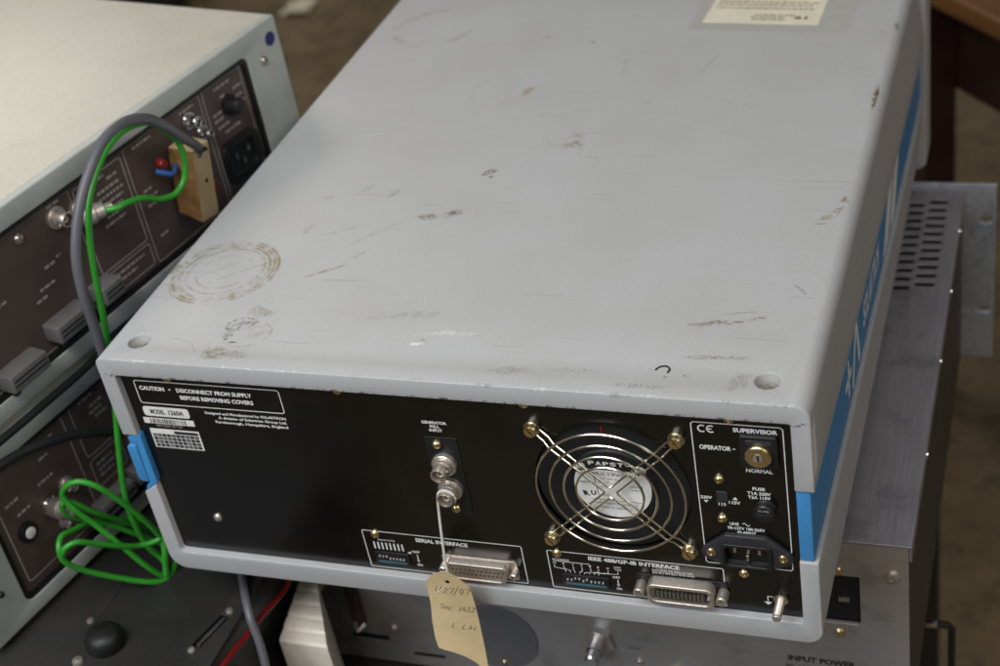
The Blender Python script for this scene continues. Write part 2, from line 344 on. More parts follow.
# ------------------------------------------------------------------ mesh builder (mm, in the frame of the thing)
class MB:
    def __init__(self):
        self.v = []; self.f = []; self.mi = []; self.cur = 0
    def add(self, vs, fs):
        o = len(self.v)
        self.v += [tuple(p) for p in vs]
        for f in fs:
            self.f.append(tuple(i + o for i in f)); self.mi.append(self.cur)
        return self
    def box(self, a, b):
        (x0, y0, z0), (x1, y1, z1) = a, b
        vs = [(x0, y0, z0), (x1, y0, z0), (x1, y1, z0), (x0, y1, z0), (x0, y0, z1), (x1, y0, z1), (x1, y1, z1), (x0, y1, z1)]
        return self.add(vs, [(0, 3, 2, 1), (4, 5, 6, 7), (0, 1, 5, 4), (1, 2, 6, 5), (2, 3, 7, 6), (3, 0, 4, 7)])
    def prism(self, poly, y0, y1):                    # polygon in (x, z), extruded along y
        n = len(poly)
        vs = [(x, y0, z) for x, z in poly] + [(x, y1, z) for x, z in poly]
        fs = [tuple(range(n)), tuple(range(2 * n - 1, n - 1, -1))]
        fs += [(i, i + n, (i + 1) % n + n, (i + 1) % n) for i in range(n)]
        return self.add(vs, fs)
    def lathe(self, o, d, prof, n=28):                # prof: (distance along d, radius)
        o = Vector(o); d = Vector(d).normalized()
        u = d.orthogonal().normalized(); w = d.cross(u)
        vs = []; fs = []
        for s, r in prof:
            for k in range(n):
                a = 2 * PI * k / n
                vs.append(o + d * s + (u * math.cos(a) + w * math.sin(a)) * r)
        for i in range(len(prof) - 1):
            for k in range(n):
                k2 = (k + 1) % n
                fs.append((i * n + k, i * n + k2, (i + 1) * n + k2, (i + 1) * n + k))
        if prof[0][1] > 1e-6: fs.append(tuple(range(n - 1, -1, -1)))
        if prof[-1][1] > 1e-6: fs.append(tuple(range((len(prof) - 1) * n, len(prof) * n)))
        return self.add(vs, fs)
    def tube(self, pts, r, n=10, closed=False, sub=8, smooth=True):
        P = [Vector(p) for p in pts]
        if smooth:
            Q = []; m = len(P)
            rng = range(m if closed else m - 1)
            for i in rng:
                if closed:
                    p0, p1, p2, p3 = P[i - 1], P[i], P[(i + 1) % m], P[(i + 2) % m]
                else:
                    p0 = P[i - 1] if i > 0 else P[0] * 2 - P[1]
                    p1, p2 = P[i], P[i + 1]
                    p3 = P[i + 2] if i + 2 < m else P[-1] * 2 - P[-2]
                for k in range(sub):
                    t = k / sub
                    Q.append(0.5 * (2 * p1 + (p2 - p0) * t + (2 * p0 - 5 * p1 + 4 * p2 - p3) * t * t + (3 * p1 - p0 - 3 * p2 + p3) * t ** 3))
            if not closed: Q.append(P[-1])
            P = Q
        m = len(P)
        def tan(i):
            if closed: return (P[(i + 1) % m] - P[i - 1]).normalized()
            return (P[min(i + 1, m - 1)] - P[max(i - 1, 0)]).normalized()
        nrm = tan(0).orthogonal().normalized()
        vs = []
        for i in range(m):
            t = tan(i)
            nrm = (nrm - t * nrm.dot(t)).normalized()
            bn = t.cross(nrm)
            for k in range(n):
                a = 2 * PI * k / n
                vs.append(P[i] + (nrm * math.cos(a) + bn * math.sin(a)) * r)
        fs = []
        for i in range(m if closed else m - 1):
            j = (i + 1) % m
            for k in range(n):
                k2 = (k + 1) % n
                fs.append((i * n + k, i * n + k2, j * n + k2, j * n + k))
        if not closed:
            fs.append(tuple(range(n - 1, -1, -1))); fs.append(tuple(range((m - 1) * n, m * n)))
        return self.add(vs, fs)
    def ring(self, c, r, w, n=72, m=10):              # torus about the y axis
        pts = [(c[0] + r * math.cos(2 * PI * k / n), c[1], c[2] + r * math.sin(2 * PI * k / n)) for k in range(n)]
        return self.tube(pts, w, m, closed=True, smooth=False)
    def mesh(self, name, mats, sharp=35):
        me = bpy.data.meshes.new(name)
        me.from_pydata([(x * S, y * S, z * S) for x, y, z in self.v], [], self.f)
        for m in mats: me.materials.append(m)
        if len(mats) > 1: me.polygons.foreach_set('material_index', self.mi)
        bm = bmesh.new(); bm.from_mesh(me)
        bmesh.ops.recalc_face_normals(bm, faces=bm.faces)
        bm.to_mesh(me); bm.free()
        me.polygons.foreach_set('use_smooth', [True] * len(me.polygons))
        me.set_sharp_from_angle(angle=math.radians(sharp))
        me.update()
        return me
    def build(self, name, mats, parent=None, loc=None, bevel=0.0, cut=None, label=None, flatmesh=False):
        if not isinstance(mats, (list, tuple)): mats = [mats]
        o = bpy.data.objects.new(name, self.mesh(name, mats))
        col.objects.link(o)
        if bevel or cut:
            tmp = []
            for c in (cut or []):
                t = bpy.data.objects.new('cutter', c.mesh('cutter', [mats[0]])); col.objects.link(t); tmp.append(t)
                md = o.modifiers.new('b', 'BOOLEAN'); md.operation = 'DIFFERENCE'; md.solver = 'EXACT'; md.object = t
            if bevel:
                md = o.modifiers.new('v', 'BEVEL'); md.width = bevel * S; md.segments = 3; md.limit_method = 'ANGLE'
                md.angle_limit = math.radians(40); md.harden_normals = False
            dg = bpy.context.evaluated_depsgraph_get(); dg.update()
            me = bpy.data.meshes.new_from_object(o.evaluated_get(dg), depsgraph=dg)
            o.modifiers.clear(); old = o.data; o.data = me; bpy.data.meshes.remove(old); me.name = name
            me.polygons.foreach_set('use_smooth', [True] * len(me.polygons))
            me.set_sharp_from_angle(angle=math.radians(35))
            for t in tmp:
                d = t.data; bpy.data.objects.remove(t); bpy.data.meshes.remove(d)
        if parent: o.parent = parent
        if loc: o.location = [c * S for c in loc]
        if label: o['label'] = label
        return o

def thing(name, label, cat, loc=(0, 0, 0), rotz=0.0, group=None):
    o = bpy.data.objects.new(name, None); col.objects.link(o)
    o.empty_display_size = 0.02
    o.location = [c * S for c in loc]; o.rotation_euler = (0, 0, rotz)
    o['label'] = label; o['category'] = cat
    if group: o['group'] = group
    return o
def tag(o, label, cat, group=None):
    o['label'] = label; o['category'] = cat
    if group: o['group'] = group
    return o
def structure(o): o['kind'] = 'structure'; return o

def copies(src, locs):
    out = []
    for l in locs:
        c = src.copy(); col.objects.link(c); c.parent = src.parent
        c.location = [x * S for x in l]
        for ch in src.children:
            d = ch.copy(); col.objects.link(d); d.parent = c
        out.append(c)
    return out

def arc(cx, cz, r, a0, a1, n=8):
    return [(cx + r * math.cos(math.radians(a0 + (a1 - a0) * k / n)), cz + r * math.sin(math.radians(a0 + (a1 - a0) * k / n))) for k in range(n + 1)]
def rrect(x0, z0, x1, z1, r, n=5):
    return arc(x1 - r, z1 - r, r, 0, 90, n) + arc(x0 + r, z1 - r, r, 90, 180, n) + arc(x0 + r, z0 + r, r, 180, 270, n) + arc(x1 - r, z0 + r, r, 270, 360, n)

# ---- lettering: the built-in font turned into flat meshes, fitted to a width and a cap height
_glyph = {}
def glyphs(s, bold):
    k = (s, bold)
    if k not in _glyph:
        cu = bpy.data.curves.new('t', 'FONT'); cu.body = s; cu.size = 1.0; cu.offset = bold; cu.resolution_u = 3
        ob = bpy.data.objects.new('t', cu); col.objects.link(ob)
        dg = bpy.context.evaluated_depsgraph_get(); dg.update()
        me = bpy.data.meshes.new_from_object(ob.evaluated_get(dg), depsgraph=dg)
        vs = [(v.co.x, v.co.y) for v in me.vertices]; fs = [tuple(p.vertices) for p in me.polygons]
        bpy.data.objects.remove(ob); bpy.data.meshes.remove(me); bpy.data.curves.remove(cu)
        _glyph[k] = (vs, fs)
    return _glyph[k]
XZ = lambda y: (lambda u, v: (u, y, v))
def letter(mb, s, x0, x1, z, h, fn, bold=0.022, shear=0.0):
    vs, fs = glyphs(s, bold)
    a = min(p[0] for p in vs); b = max(p[0] for p in vs)
    hv, _ = glyphs('H', bold); top = max(p[1] for p in hv)
    kx = (x1 - x0) / (b - a); kz = h / top
    mb.add([fn(x0 + (p[0] - a) * kx + shear * p[1] * kz, z + p[1] * kz) for p in vs], fs)
def line(mb, pts, w, fn, closed=False):               # flat stroke with mitred corners
    P = [Vector(p) for p in pts]; n = len(P); L = []; R = []
    for i in range(n):
        a = P[i - 1] if (i > 0 or closed) else None
        b = P[(i + 1) % n] if (i < n - 1 or closed) else None
        d1 = (P[i] - a).normalized() if a is not None else (b - P[i]).normalized()
        d2 = (b - P[i]).normalized() if b is not None else d1
        n1 = Vector((-d1.y, d1.x)); n2 = Vector((-d2.y, d2.x))
        m = n1 + n2
        m = m.normalized() if m.length > 1e-6 else n1
        k = w / 2 / max(0.4, m.dot(n1))
        L.append(P[i] + m * k); R.append(P[i] - m * k)
    vs = [fn(p.x, p.y) for p in L] + [fn(p.x, p.y) for p in R]
    mb.add(vs, [(i, i + n, (i + 1) % n + n, (i + 1) % n) for i in range(n if closed else n - 1)])
def rect(mb, x0, z0, x1, z1, fn):
    mb.add([fn(x0, z0), fn(x1, z0), fn(x1, z1), fn(x0, z1)], [(0, 1, 2, 3)])

# ================================================================== the analyser
W, H, D = 432.0, 174.6, 556.0
an = thing('bench_analyser', 'grey scuffed bench instrument with black rear panel, fan grille and blue side strips', 'instrument')

def loft(profile_at, ys):
    mb = MB(); P = [profile_at(y) for y in ys]; n = len(P[0])
    for y, p in zip(ys, P): mb.v += [(x, y, z) for x, z in p]
    for i in range(len(ys) - 1):
        for k in range(n):
            k2 = (k + 1) % n
            mb.f.append((i * n + k, i * n + k2, (i + 1) * n + k2, (i + 1) * n + k)); mb.mi.append(0)
    mb.f.append(tuple(range(n))); mb.mi.append(0)
    mb.f.append(tuple(range((len(ys) - 1) * n, len(ys) * n))); mb.mi.append(0)
    return mb
YS = [0, 60, 150, 260, 380, 480, D]
def flare(y): return 5.5 * min(1, y / 450.0)
def upper_profile(y):
    f = flare(y); r = 1.8
    p = [(0, 114.5)] + arc(5, H - 5, 5, 180, 90, 6) + arc(W - 9, H - 9, 9, 90, 0, 10) + [(W + 0.25 * f, 150), (W + 0.8 * f, 128), (W + f, 116.0)]
    p += [(421.2, 116.0)] + arc(421.2 - r, 162 - r, r, 0, 90, 4) + arc(10.8 + r, 162 - r, r, 90, 180, 4) + [(10.8, 114.5)]
    return p
def lower_profile(y):
    f = 0.75 * flare(y); r = 3.0
    p = [(0, 66.5)] + arc(12, 12, 12, 180, 270, 10) + arc(W - 10, 10, 10, 270, 360, 10) + [(W + 0.3 * f, 30), (W + 0.9 * f, 52), (W + f, 64.0)]
    p += [(421.2, 64.0)] + arc(421.2 - 1.5, 15.5 + 1.5, 1.5, 0, -90, 4) + arc(10.8 + r, 15.5 + r, r, 270, 180, 4) + [(10.8, 74)]
    return p
bores = [MB().lathe((x, 20, 166.5), (0, 0, 1), [(0, 6.9), (14, 6.9)], 40) for x in (21.5, 407)]
upper = loft(upper_profile, YS).build('upper_cover', M['cover'], an, bevel=0.9, cut=bores)
lower = loft(lower_profile, YS).build('lower_cover', M['cover'], an, bevel=0.9)
# slotted screws at the bottom of the two bores
def slotted(name, mat, o, d, r, h, parent, loc=(0, 0, 0), slot_ang=30, dome=0.35):
    d = Vector(d)
    mb = MB().lathe((0, 0, 0), d, [(0, r), (h * (1 - dome), r), (h, r * 0.82)], 24)
    u = d.orthogonal().normalized(); w = d.cross(u)
    a = math.radians(slot_ang); q = u * math.cos(a) + w * math.sin(a); qn = d.cross(q)
    c = MB()
    pts = []
    for e in (d * (h * 0.55), d * (h + 1)):
        for s1, s2 in ((-1, -1), (1, -1), (1, 1), (-1, 1)):
            pts.append(q * s1 * r * 1.3 + qn * s2 * r * 0.14 + e)
    c.add(pts, [(0, 3, 2, 1), (4, 5, 6, 7), (0, 1, 5, 4), (1, 2, 6, 5), (2, 3, 7, 6), (3, 0, 4, 7)])
    return mb.build(name, mat, parent, loc=loc, cut=[c])
s0 = slotted('cover_screw', M['steel'], None, (0, 0, 1), 5.6, 3.2, upper, (21.5, 20, 166.6), 20)
copies(s0, [(407, 20, 166.6)])[0].rotation_euler = (0, 0, 0.9)
# adhesive marks lying on the top: the little black squiggle
sq = MB(); sq.tube([(345.5, 23, H + .15), (347.5, 26, H + .15), (351, 26.8, H + .15), (353.2, 24.2, H + .15), (352.6, 21.2, H + .15)], 0.55, 6)
sq.build('black_squiggle', M['black_plastic'], upper)

# yellowed paper sticker under clear tape
st = MB().add([(270, 452, H + .12), (392, 441, H + .12), (396, 540, H + .12), (276, 546, H + .12)], [(0, 1, 2, 3)]).build('tape_patch', M['tape'], upper)
MB().add([(279, 462, H + .32), (369, 453.5, H + .32), (371, 528, H + .32), (283, 534, H + .32)], [(0, 1, 2, 3)]).build('paper_sticker', M['sticker'], upper)
lm = MB()
def on_sticker(u, v): return (279 + u * 0.995 + v * 0.05, 462 - u * 0.094 + v, H + .5)
for k, (a, b) in enumerate([(38, 66), (36, 62), (38, 70), (5, 84), (5, 80), (5, 84), (5, 60), (8, 84)]):
    yy = (7, 11, 15, 27, 33, 38, 45, 52)[k]
    x = a
    while x < b - 2:
        l = random.uniform(1.5, 6); l = min(l, b - x)
        rect(lm, x, yy, x + l, yy + 1.6, on_sticker); x += l + 0.9
letter(lm, '61', 70, 80, 10, 5.0, on_sticker, 0.04)
lm.build('sticker_lettering', M['pencil'], upper)

# blue strips between the covers
bs = MB()
def strip_right(y): f = 0.72 * flare(y); return [(421.5, 64.2), (429.6 + f, 64.2), (429.6 + f, 115.8), (421.5, 115.8)]
loft(strip_right, [1.2, 60, 150, 260, 380, 480, D]).build('side_strip', M['blue'], an, bevel=1.0)
sl = MB(); sl.box((2.4, 6.0, 66), (10.6, D, 114))
left_strip = sl.build('side_strip', M['blue'], an, bevel=0.8)
endp = [(12.2, 115.2), (2.6, 112.2), (2.3, 108.8), (6.9, 106.3), (6.4, 75.0), (3.0, 72.0), (1.2, 66.7), (2.2, 65.3), (12.2, 75.8)]
MB().prism(endp, 0.6, 6.5).build('strip_end_cap', M['blue'], left_strip, bevel=0.5)
pad = arc(2.4, 102.8, 3.2, 90, 180, 5)[::1] + [(-0.8, 80.2)] + arc(2.4, 78.8, 3.2, 180, 270, 5) + [(6.3, 75.4), (6.3, 106.0)]
MB().prism(pad, 0.25, 5).build('strip_latch', M['blue'], left_strip, bevel=0.7)
# marks printed on the right strip: emblem, name, slanted white block
sx = lambda y: 429.6 + 0.72 * flare(y) + 0.12
YZ = lambda u, v: (sx(u), u, v)
sp = MB()
line(sp, [(124, 88), (148, 88)], 6, YZ); line(sp, [(137, 74), (137, 102)], 5, YZ)
line(sp, [(152, 70), (172, 108), (182, 70)], 7, YZ); line(sp, [(172, 107), (198, 107)], 6, YZ)
for i, chs in enumerate('SOLARTRON'):
    letter(sp, chs, 202 + i * 8.6, 209.4 + i * 8.6, 80, 18, YZ, 0.04, 0.15)
sp.add([YZ(300, 68), YZ(330, 68), YZ(372, 113), YZ(342, 113)], [(0, 1, 2, 3)])
sp.add([YZ(338, 68), YZ(366, 68), YZ(408, 113), YZ(380, 113)], [(0, 1, 2, 3)])
sp.build('strip_lettering', M['print'], an)

# front frame at the far end
fb = MB().prism(rrect(-4, -3, 438.5, 181, 8, 6), D - 8, D + 30)
front = fb.build('front_frame', M['cover'], an, bevel=2.0)
# feet
f0 = MB().lathe((0, 0, 0), (0, 0, -1), [(0, 13), (8, 12), (12, 10.5)], 24).build('foot', M['black_plastic'], an, loc=(52, 150, 0.2))
copies(f0, [(380, 150, 0.2), (52, 500, 0.2), (380, 500, 0.2)])

# ------------------------------------------------------------------ rear panel
PY = 5.0
FX, FZ = 317.2, 102.2
fan_hole = MB().lathe((FX, 0, FZ), (0, 1, 0), [(0, 45.6), (20, 45.6)], 72)
pm = MB().prism(rrect(10.4, 15.2, 421.6, 162.4, 2.2, 4), PY, PY + 2)
panel = pm.build('rear_panel', M['panel'], an, cut=[fan_hole])
A = XZ(PY - 0.08)

# outlines + lettering
def legend(name, fn, mat=M['print'], parent=panel):
    mb = MB(); fn(mb); return mb.build(name, mat, parent)
def caution(mb):
    line(mb, rrect(19.0, 138.3, 118.8, 155.7, 1.8), 0.55, A, True)
    letter(mb, 'CAUTION', 21.6, 39.2, 148.8, 2.9, A, 0.032); line(mb, [(42.3, 150.2), (43.8, 150.2)], 0.7, A)
    letter(mb, 'DISCONNECT FROM SUPPLY', 47.6, 99.6, 148.7, 2.9, A, 0.032)
    letter(mb, 'BEFORE REMOVING COVERS', 48.8, 99.2, 143.2, 2.9, A, 0.032)
    letter(mb, 'Designed and Manufactured by SOLARTRON', 62.8, 118.4, 133.3, 1.9, A, 0.026)
    letter(mb, 'A division of Solartron Group Ltd.', 71.3, 118.2, 130.0, 1.9, A, 0.026)
    letter(mb, 'Farnborough, Hampshire, England', 68.4, 118.2, 126.6, 1.9, A, 0.026)
legend('caution_lettering', caution)
def gen(mb):
    letter(mb, 'GENERATOR', 207.6, 223.2, 139.5, 2.0, A, 0.032); letter(mb, 'KILL', 212.4, 218.4, 136.7, 2.0, A, 0.032)
    letter(mb, 'INPUT', 211.6, 219.6, 133.8, 2.0, A, 0.032)
legend('generator_lettering', gen)

# model plate, barcode plate, modification grid
pl = MB().prism(arc(20.4, 133.7, 1.8, 90, 180, 4) + arc(20.4, 130.1, 1.8, 180, 270, 4) + arc(49.3, 130.1, 1.8, 270, 360, 4) + arc(49.3, 133.7, 1.8, 0, 90, 4), PY - .3, PY - .02)
mp_ = pl.build('model_plate', M['paper_white'], panel)
B = XZ(PY - .38)
mb = MB(); letter(mb, 'MODEL', 23.4, 34.0, 130.2, 3.6, B, 0.03); letter(mb, '1260A', 36.4, 47.2, 130.2, 3.6, B, 0.03)
mb.build('model_lettering', M['dark_plastic'], mp_)
bp = MB().box((16.4, PY - .3, 122.2), (52.4, PY - .02, 126.5)).build('barcode_plate', M['paper_white'], panel)
mb = MB(); x = 21.0
while x < 46:
    w = random.choice((0.3, 0.35, 0.6, 0.9)); rect(mb, x, 122.6, x + w, 126.2, B); x += w + random.choice((0.35, 0.5, 0.9))
mb.build('bar_code', M['print_black'], bp)
mb = MB(); letter(mb, '001260 0118', 24, 42.5, 119.9, 1.5, A, 0.015); mb.build('serial_lettering', M['print_grey'], panel)
gp = MB().box((18.2, PY - .3, 102.8), (53.4, PY - .02, 117.8)).build('revision_plate', M['paper_white'], panel)
mb = MB()
for r_ in range(4):
    for c_ in range(10):
        x0 = 19.3 + c_ * 3.34; z0 = 103.6 + r_ * 2.75
        rect(mb, x0, z0, x0 + 2.85, z0 + 2.3, B)
rect(mb, 35.5, 114.7, 52.5, 117.0, B)
mb.build('plate_grid', M['print_black'], gp)
mb = MB()
for r_ in range(4):
    for c_ in range(10):
        if random.random() < 0.55:
            x0 = 19.9 + c_ * 3.34; z0 = 104.1 + r_ * 2.75
            letter(mb, random.choice('0123456789'), x0, x0 + 1.4, z0, 1.4, XZ(PY - .44), 0.0)
mb.build('grid_numbers', M['print_grey'], gp)

# panel screws (pan heads)
def pan_head(name, mat, r, h, parent, loc, cross=True):
    mb = MB().lathe((0, 0, 0), (0, -1, 0), [(0, r), (h * .35, r), (h * .8, r * .72), (h, r * .3), (h, 0.0)], 24)
    cuts = []
    a = random.uniform(0, PI)
    for k in ((0, PI / 2) if cross else (0,)):
        q = Vector((math.cos(a + k), 0, math.sin(a + k))); w = Vector((-q.z, 0, q.x))
        pts = [q * s1 * r * .55 + w * s2 * r * .13 + Vector((0, e, 0)) for e in (-h * .55, -h - 1) for s1, s2 in ((-1, -1), (1, -1), (1, 1), (-1, 1))]
        cuts.append(MB().add(pts, [(0, 3, 2, 1), (4, 5, 6, 7), (0, 1, 5, 4), (1, 2, 6, 5), (2, 3, 7, 6), (3, 0, 4, 7)]))
    return mb.build(name, mat, parent, loc=loc, cut=cuts)
ps = pan_head('panel_screw', M['brass'], 2.9, 2.4, panel, (276.2, PY, 46.6))
copies(ps, [(157.2, PY, 46.4), (388.4, PY, 46.4), (44.4, PY, 159.6), (158.4, PY, 159.6), (273.1, PY, 159.6), (388.0, PY, 159.6)])
ps2 = pan_head('panel_screw', M['nickel'], 2.9, 2.4, panel, (45.6, PY, 46.2))
ps3 = pan_head('panel_screw', M['brass'], 3.0, 3.0, panel, (379.6, PY, 116.8), False)
copies(ps3, [(379.2, PY, 88.0), (214.6, PY - .6, 125.2), (217.6, PY - .6, 76.0)])

# BNC sockets on their black patch plate
MB().box((207, PY - .55, 70), (227.5, PY - .02, 130)).build('socket_plate', M['black_plastic'], panel, bevel=0.2)
def bnc(name, o, parent, mat, k=1.0):
    r = thing_part(name, parent, o)
    MB().lathe((0, 0, 0), (0, -1, 0), [(0, 7.3 * k), (2.6 * k, 7.3 * k), (3.2 * k, 6.7 * k), (3.2 * k, 5.2 * k)], 32).build('flange', mat, r)
    b = MB().lathe((0, 0, 0), (0, -1, 0), [(3.0 * k, 5.6 * k), (5.4 * k, 5.6 * k), (5.8 * k, 4.75 * k), (11.6 * k, 4.75 * k), (12 * k, 4.5 * k), (12 * k, 4.0 * k), (4 * k, 4.0 * k), (4 * k, 0)], 32)
    b.build('barrel', mat, r)
    MB().lathe((0, 0, 0), (0, -1, 0), [(4.2 * k, 2.2 * k), (9.4 * k, 2.2 * k), (9.4 * k, 0.9 * k), (7 * k, 0.9 * k), (7 * k, 0)], 20).build('insulator', M['nickel'], r)
    for sg_ in (-1, 1): MB().tube([(sg_ * 5.7 * k, -8.6 * k, sg_ * 2.2 * k), (sg_ * 4 * k, -8.6 * k, sg_ * 1.5 * k)], 0.7 * k, 8, smooth=False).build('bayonet_pin', mat, r)
    return r
def thing_part(name, parent, loc):                     # an Empty used as a part that has sub-parts
    o = bpy.data.objects.new(name, None); col.objects.link(o); o.parent = parent; o.empty_display_size = .01
    o.location = [c * S for c in loc]; return o
bnc('bnc_socket', (217.0, PY - .6, 110.6), an, M['nickel'], 1.05)
bnc('bnc_socket', (217.4, PY - .6, 92.0), an, M['nickel'], 1.05)

# serial interface group
def ser(mb):
    line(mb, rrect(148.4, 17.6, 253.6, 48.4, 1.0), 0.55, A, True)
    letter(mb, 'SERIAL INTERFACE', 184, 218.6, 43.1, 2.9, A, 0.032)
    letter(mb, 'BAUD RATE', 158, 169.5, 40.8, 1.2, A, 0.015)
    for k in range(8): line(mb, [(154.6 + k * 2.72, 39.2), (154.6 + k * 2.72, 33.4)], 1.0, A)
    letter(mb, 'OFF', 179.5, 184.6, 33.2, 1.7, A, 0.032); letter(mb, 'ON', 181, 184.6, 22.2, 1.7, A, 0.032)
    line(mb, [(182.6, 31.8), (182.6, 25.5)], 0.6, A); mb.add([A(181.6, 27), A(183.6, 27), A(182.6, 24.6)], [(0, 1, 2)])
    mb.add([A(176.2, 32.6), A(178.6, 31.6), A(178.6, 33.8)], [(0, 2, 1)])
legend('serial_lettering', ser)
def dip(parent, x0, x1, z0, z1, n, on):
    d = MB().box((x0, PY - 1.0, z0), (x1, PY - .02, z1)).build('switch_bank', M['black_plastic'], parent, bevel=.2)
    b = MB().box((x0 + 2, PY - 1.7, z0 + 1.2), (x1 - 2, PY - 1.02, z0 + 2.4)).build('switch_edge', M['teal'], d)
    s = MB(); w = (x1 - x0 - 5) / n
    for k in range(n):
        xx = x0 + 3 + k * w; zz = z0 + 4.4 + (1.4 if k in on else 0)
        s.box((xx, PY - 1.8, zz), (xx + w * .42, PY - 1.02, zz + 1.2))
    s.build('switch_levers', M['print_grey'], d)
    return d
dip(panel, 153.6, 177.0, 22.0, 31.6, 8, (0, 1, 2))

def d_shell(x0, z0, x1, z1, sl):
    r = 2.0
    return [(x0 + r, z1), (x1 - r, z1), (x1, z1 - r), (x1 - sl, z0 + r), (x1 - sl - r, z0), (x0 + sl + r, z0), (x0 + sl, z0 + r), (x0, z1 - r)]
db = thing_part('serial_port', an, (0, 0, 0))
MB().prism(rrect(199.6, 20.6, 249.0, 35.4, 1.6), PY - 1.0, PY - .02).build('port_flange', M['nickel'], db, bevel=.2)
inner = d_shell(206.2, 22.4, 242.6, 33.4, 1.8)
sh = MB().prism(d_shell(204.6, 21.0, 244.2, 34.8, 2.0), PY - 7.0, PY - 1.02).build('port_shell', M['nickel'], db, bevel=.5, cut=[MB().prism(inner, PY - 9, PY - 4.0)])
MB().prism(d_shell(206.4, 22.6, 242.4, 33.2, 1.8), PY - 6.2, PY - 3.9).build('port_insert', M['nickel'], db)
hp = MB()
for k in range(13): hp.lathe((208.2 + k * 2.72, PY - 6.26, 29.6), (0, -1, 0), [(0, .62), (.05, .62)], 10)
for k in range(12): hp.lathe((209.6 + k * 2.72, PY - 6.26, 26.4), (0, -1, 0), [(0, .62), (.05, .62)], 10)
hp.build('pin_holes', M['gasket'], db)
def jack(x, z, parent, l, r, mat):
    return MB().lathe((0, 0, 0), (0, -1, 0), [(0, r), (l - .5, r), (l, r - .5), (l, r * .5), (l - 3, r * .5), (l - 3, 0)], 6 if r < 2.7 else 20).build('jack_screw', mat, parent, loc=(x, PY - 1.0, z))
jack(201.4, 28.2, db, 6.5, 2.6, M['nickel']); jack(247.6, 28.4, db, 6.5, 2.6, M['nickel'])

# GP-IB group
def gpib(mb):
    line(mb, rrect(269.8, 17.6, 376.3, 47.8, 1.0), 0.55, A, True)
    letter(mb, 'IEEE 488/GP-IB INTERFACE', 295.2, 350.4, 43.3, 2.9, A, 0.032)
    letter(mb, 'SH1 AH1 T5 TE0 L4 LE0', 333.6, 358.0, 40.2, 1.35, A, 0.015); letter(mb, 'SR1 RL1 PP2 DC1 DT0 C0 E1', 333.8, 358.8, 38.2, 1.35, A, 0.015)
    letter(mb, 'ADDRESS', 272.2, 282.8, 40.4, 1.35, A, 0.015)
    line(mb, [(272.6, 39.7), (295.4, 39.7)], 0.45, A)
    for k, (s, xx) in enumerate(zip(('16', '8', '4', '2', '1'), (272.4, 278.4, 284.2, 289.6, 295.0))):
        letter(mb, s, xx, xx + (1.9 if len(s) > 1 else 1.1), 37.4, 1.5, A, 0.015)
        tx = 279.6 + k * 2.9
        line(mb, [(xx + .6, 36.6), (xx + .6, 34.4 - .3 * k), (tx, 33.4 - .55 * k if k < 3 else 32), (tx, 31.2)], 0.4, A)
    for xx, tx in ((300.4, 294.6), (306.4, 297.4), (312.4, 300.2)):
        line(mb, [(xx, 36.4), (xx, 33.8), (tx, 33.0), (tx, 31.4)], 0.4, A)
    letter(mb, '8', 299.8, 301.0, 37.2, 1.4, A, 0.015); letter(mb, 'N', 305.8, 307.0, 37.2, 1.4, A, 0.015)
    letter(mb, 'LON', 310.4, 314.6, 39.0, 1.3, A, 0.015); letter(mb, 'TON', 310.4, 314.6, 37.0, 1.3, A, 0.015)
    letter(mb, 'OFF', 308.6, 313.2, 30.4, 1.7, A, 0.032); letter(mb, 'ON', 310, 313.4, 21.2, 1.7, A, 0.032)
    line(mb, [(311.6, 29.4), (311.6, 24.6)], 0.6, A); mb.add([A(310.6, 25.8), A(312.6, 25.8), A(311.6, 23.4)], [(0, 1, 2)])
legend('interface_lettering', gpib)
dip(panel, 277.0, 306.5, 21.4, 30.2, 10, (2, 3, 5))
ie = thing_part('interface_port', an, (0, 0, 0))
MB().prism(rrect(323.4, 22.2, 378.0, 37.4, 1.6), PY - .9, PY - .02).build('port_flange', M['black_plastic'], ie, bevel=.2)
def stad(x0, z0, x1, z1, r): return rrect(x0, z0, x1, z1, r, 6)
outer = d_shell(331.6, 21.2, 371.0, 38.0, 1.6)
MB().prism(stad(331.4, 22.0, 371.2, 37.6, 4.5), PY - 9.0, PY - .92).build('port_shell', M['nickel'], ie, bevel=.7, cut=[MB().prism(stad(333.6, 24.6, 369.0, 35.0, 3.2), PY - 11, PY - 4.5)])
MB().prism(stad(335.8, 27.2, 366.8, 32.0, 1.2), PY - 8.4, PY - 4.4).build('port_insert', M['dark_plastic'], ie)
ct = MB()
for k in range(12):
    ct.box((337.4 + k * 2.42, PY - 8.3, 32.02), (338.5 + k * 2.42, PY - 4.8, 32.6)); ct.box((337.4 + k * 2.42, PY - 8.3, 26.6), (338.5 + k * 2.42, PY - 4.8, 27.18))
    ct.box((337.5 + k * 2.42, PY - 8.62, 27.8), (338.4 + k * 2.42, PY - 8.42, 31.4))
ct.build('contacts', M['steel'], ie)
jack(326.6, 29.6, ie, 8.5, 3.4, M['nickel']); jack(375.6, 29.6, ie, 8.5, 3.4, M['nickel'])

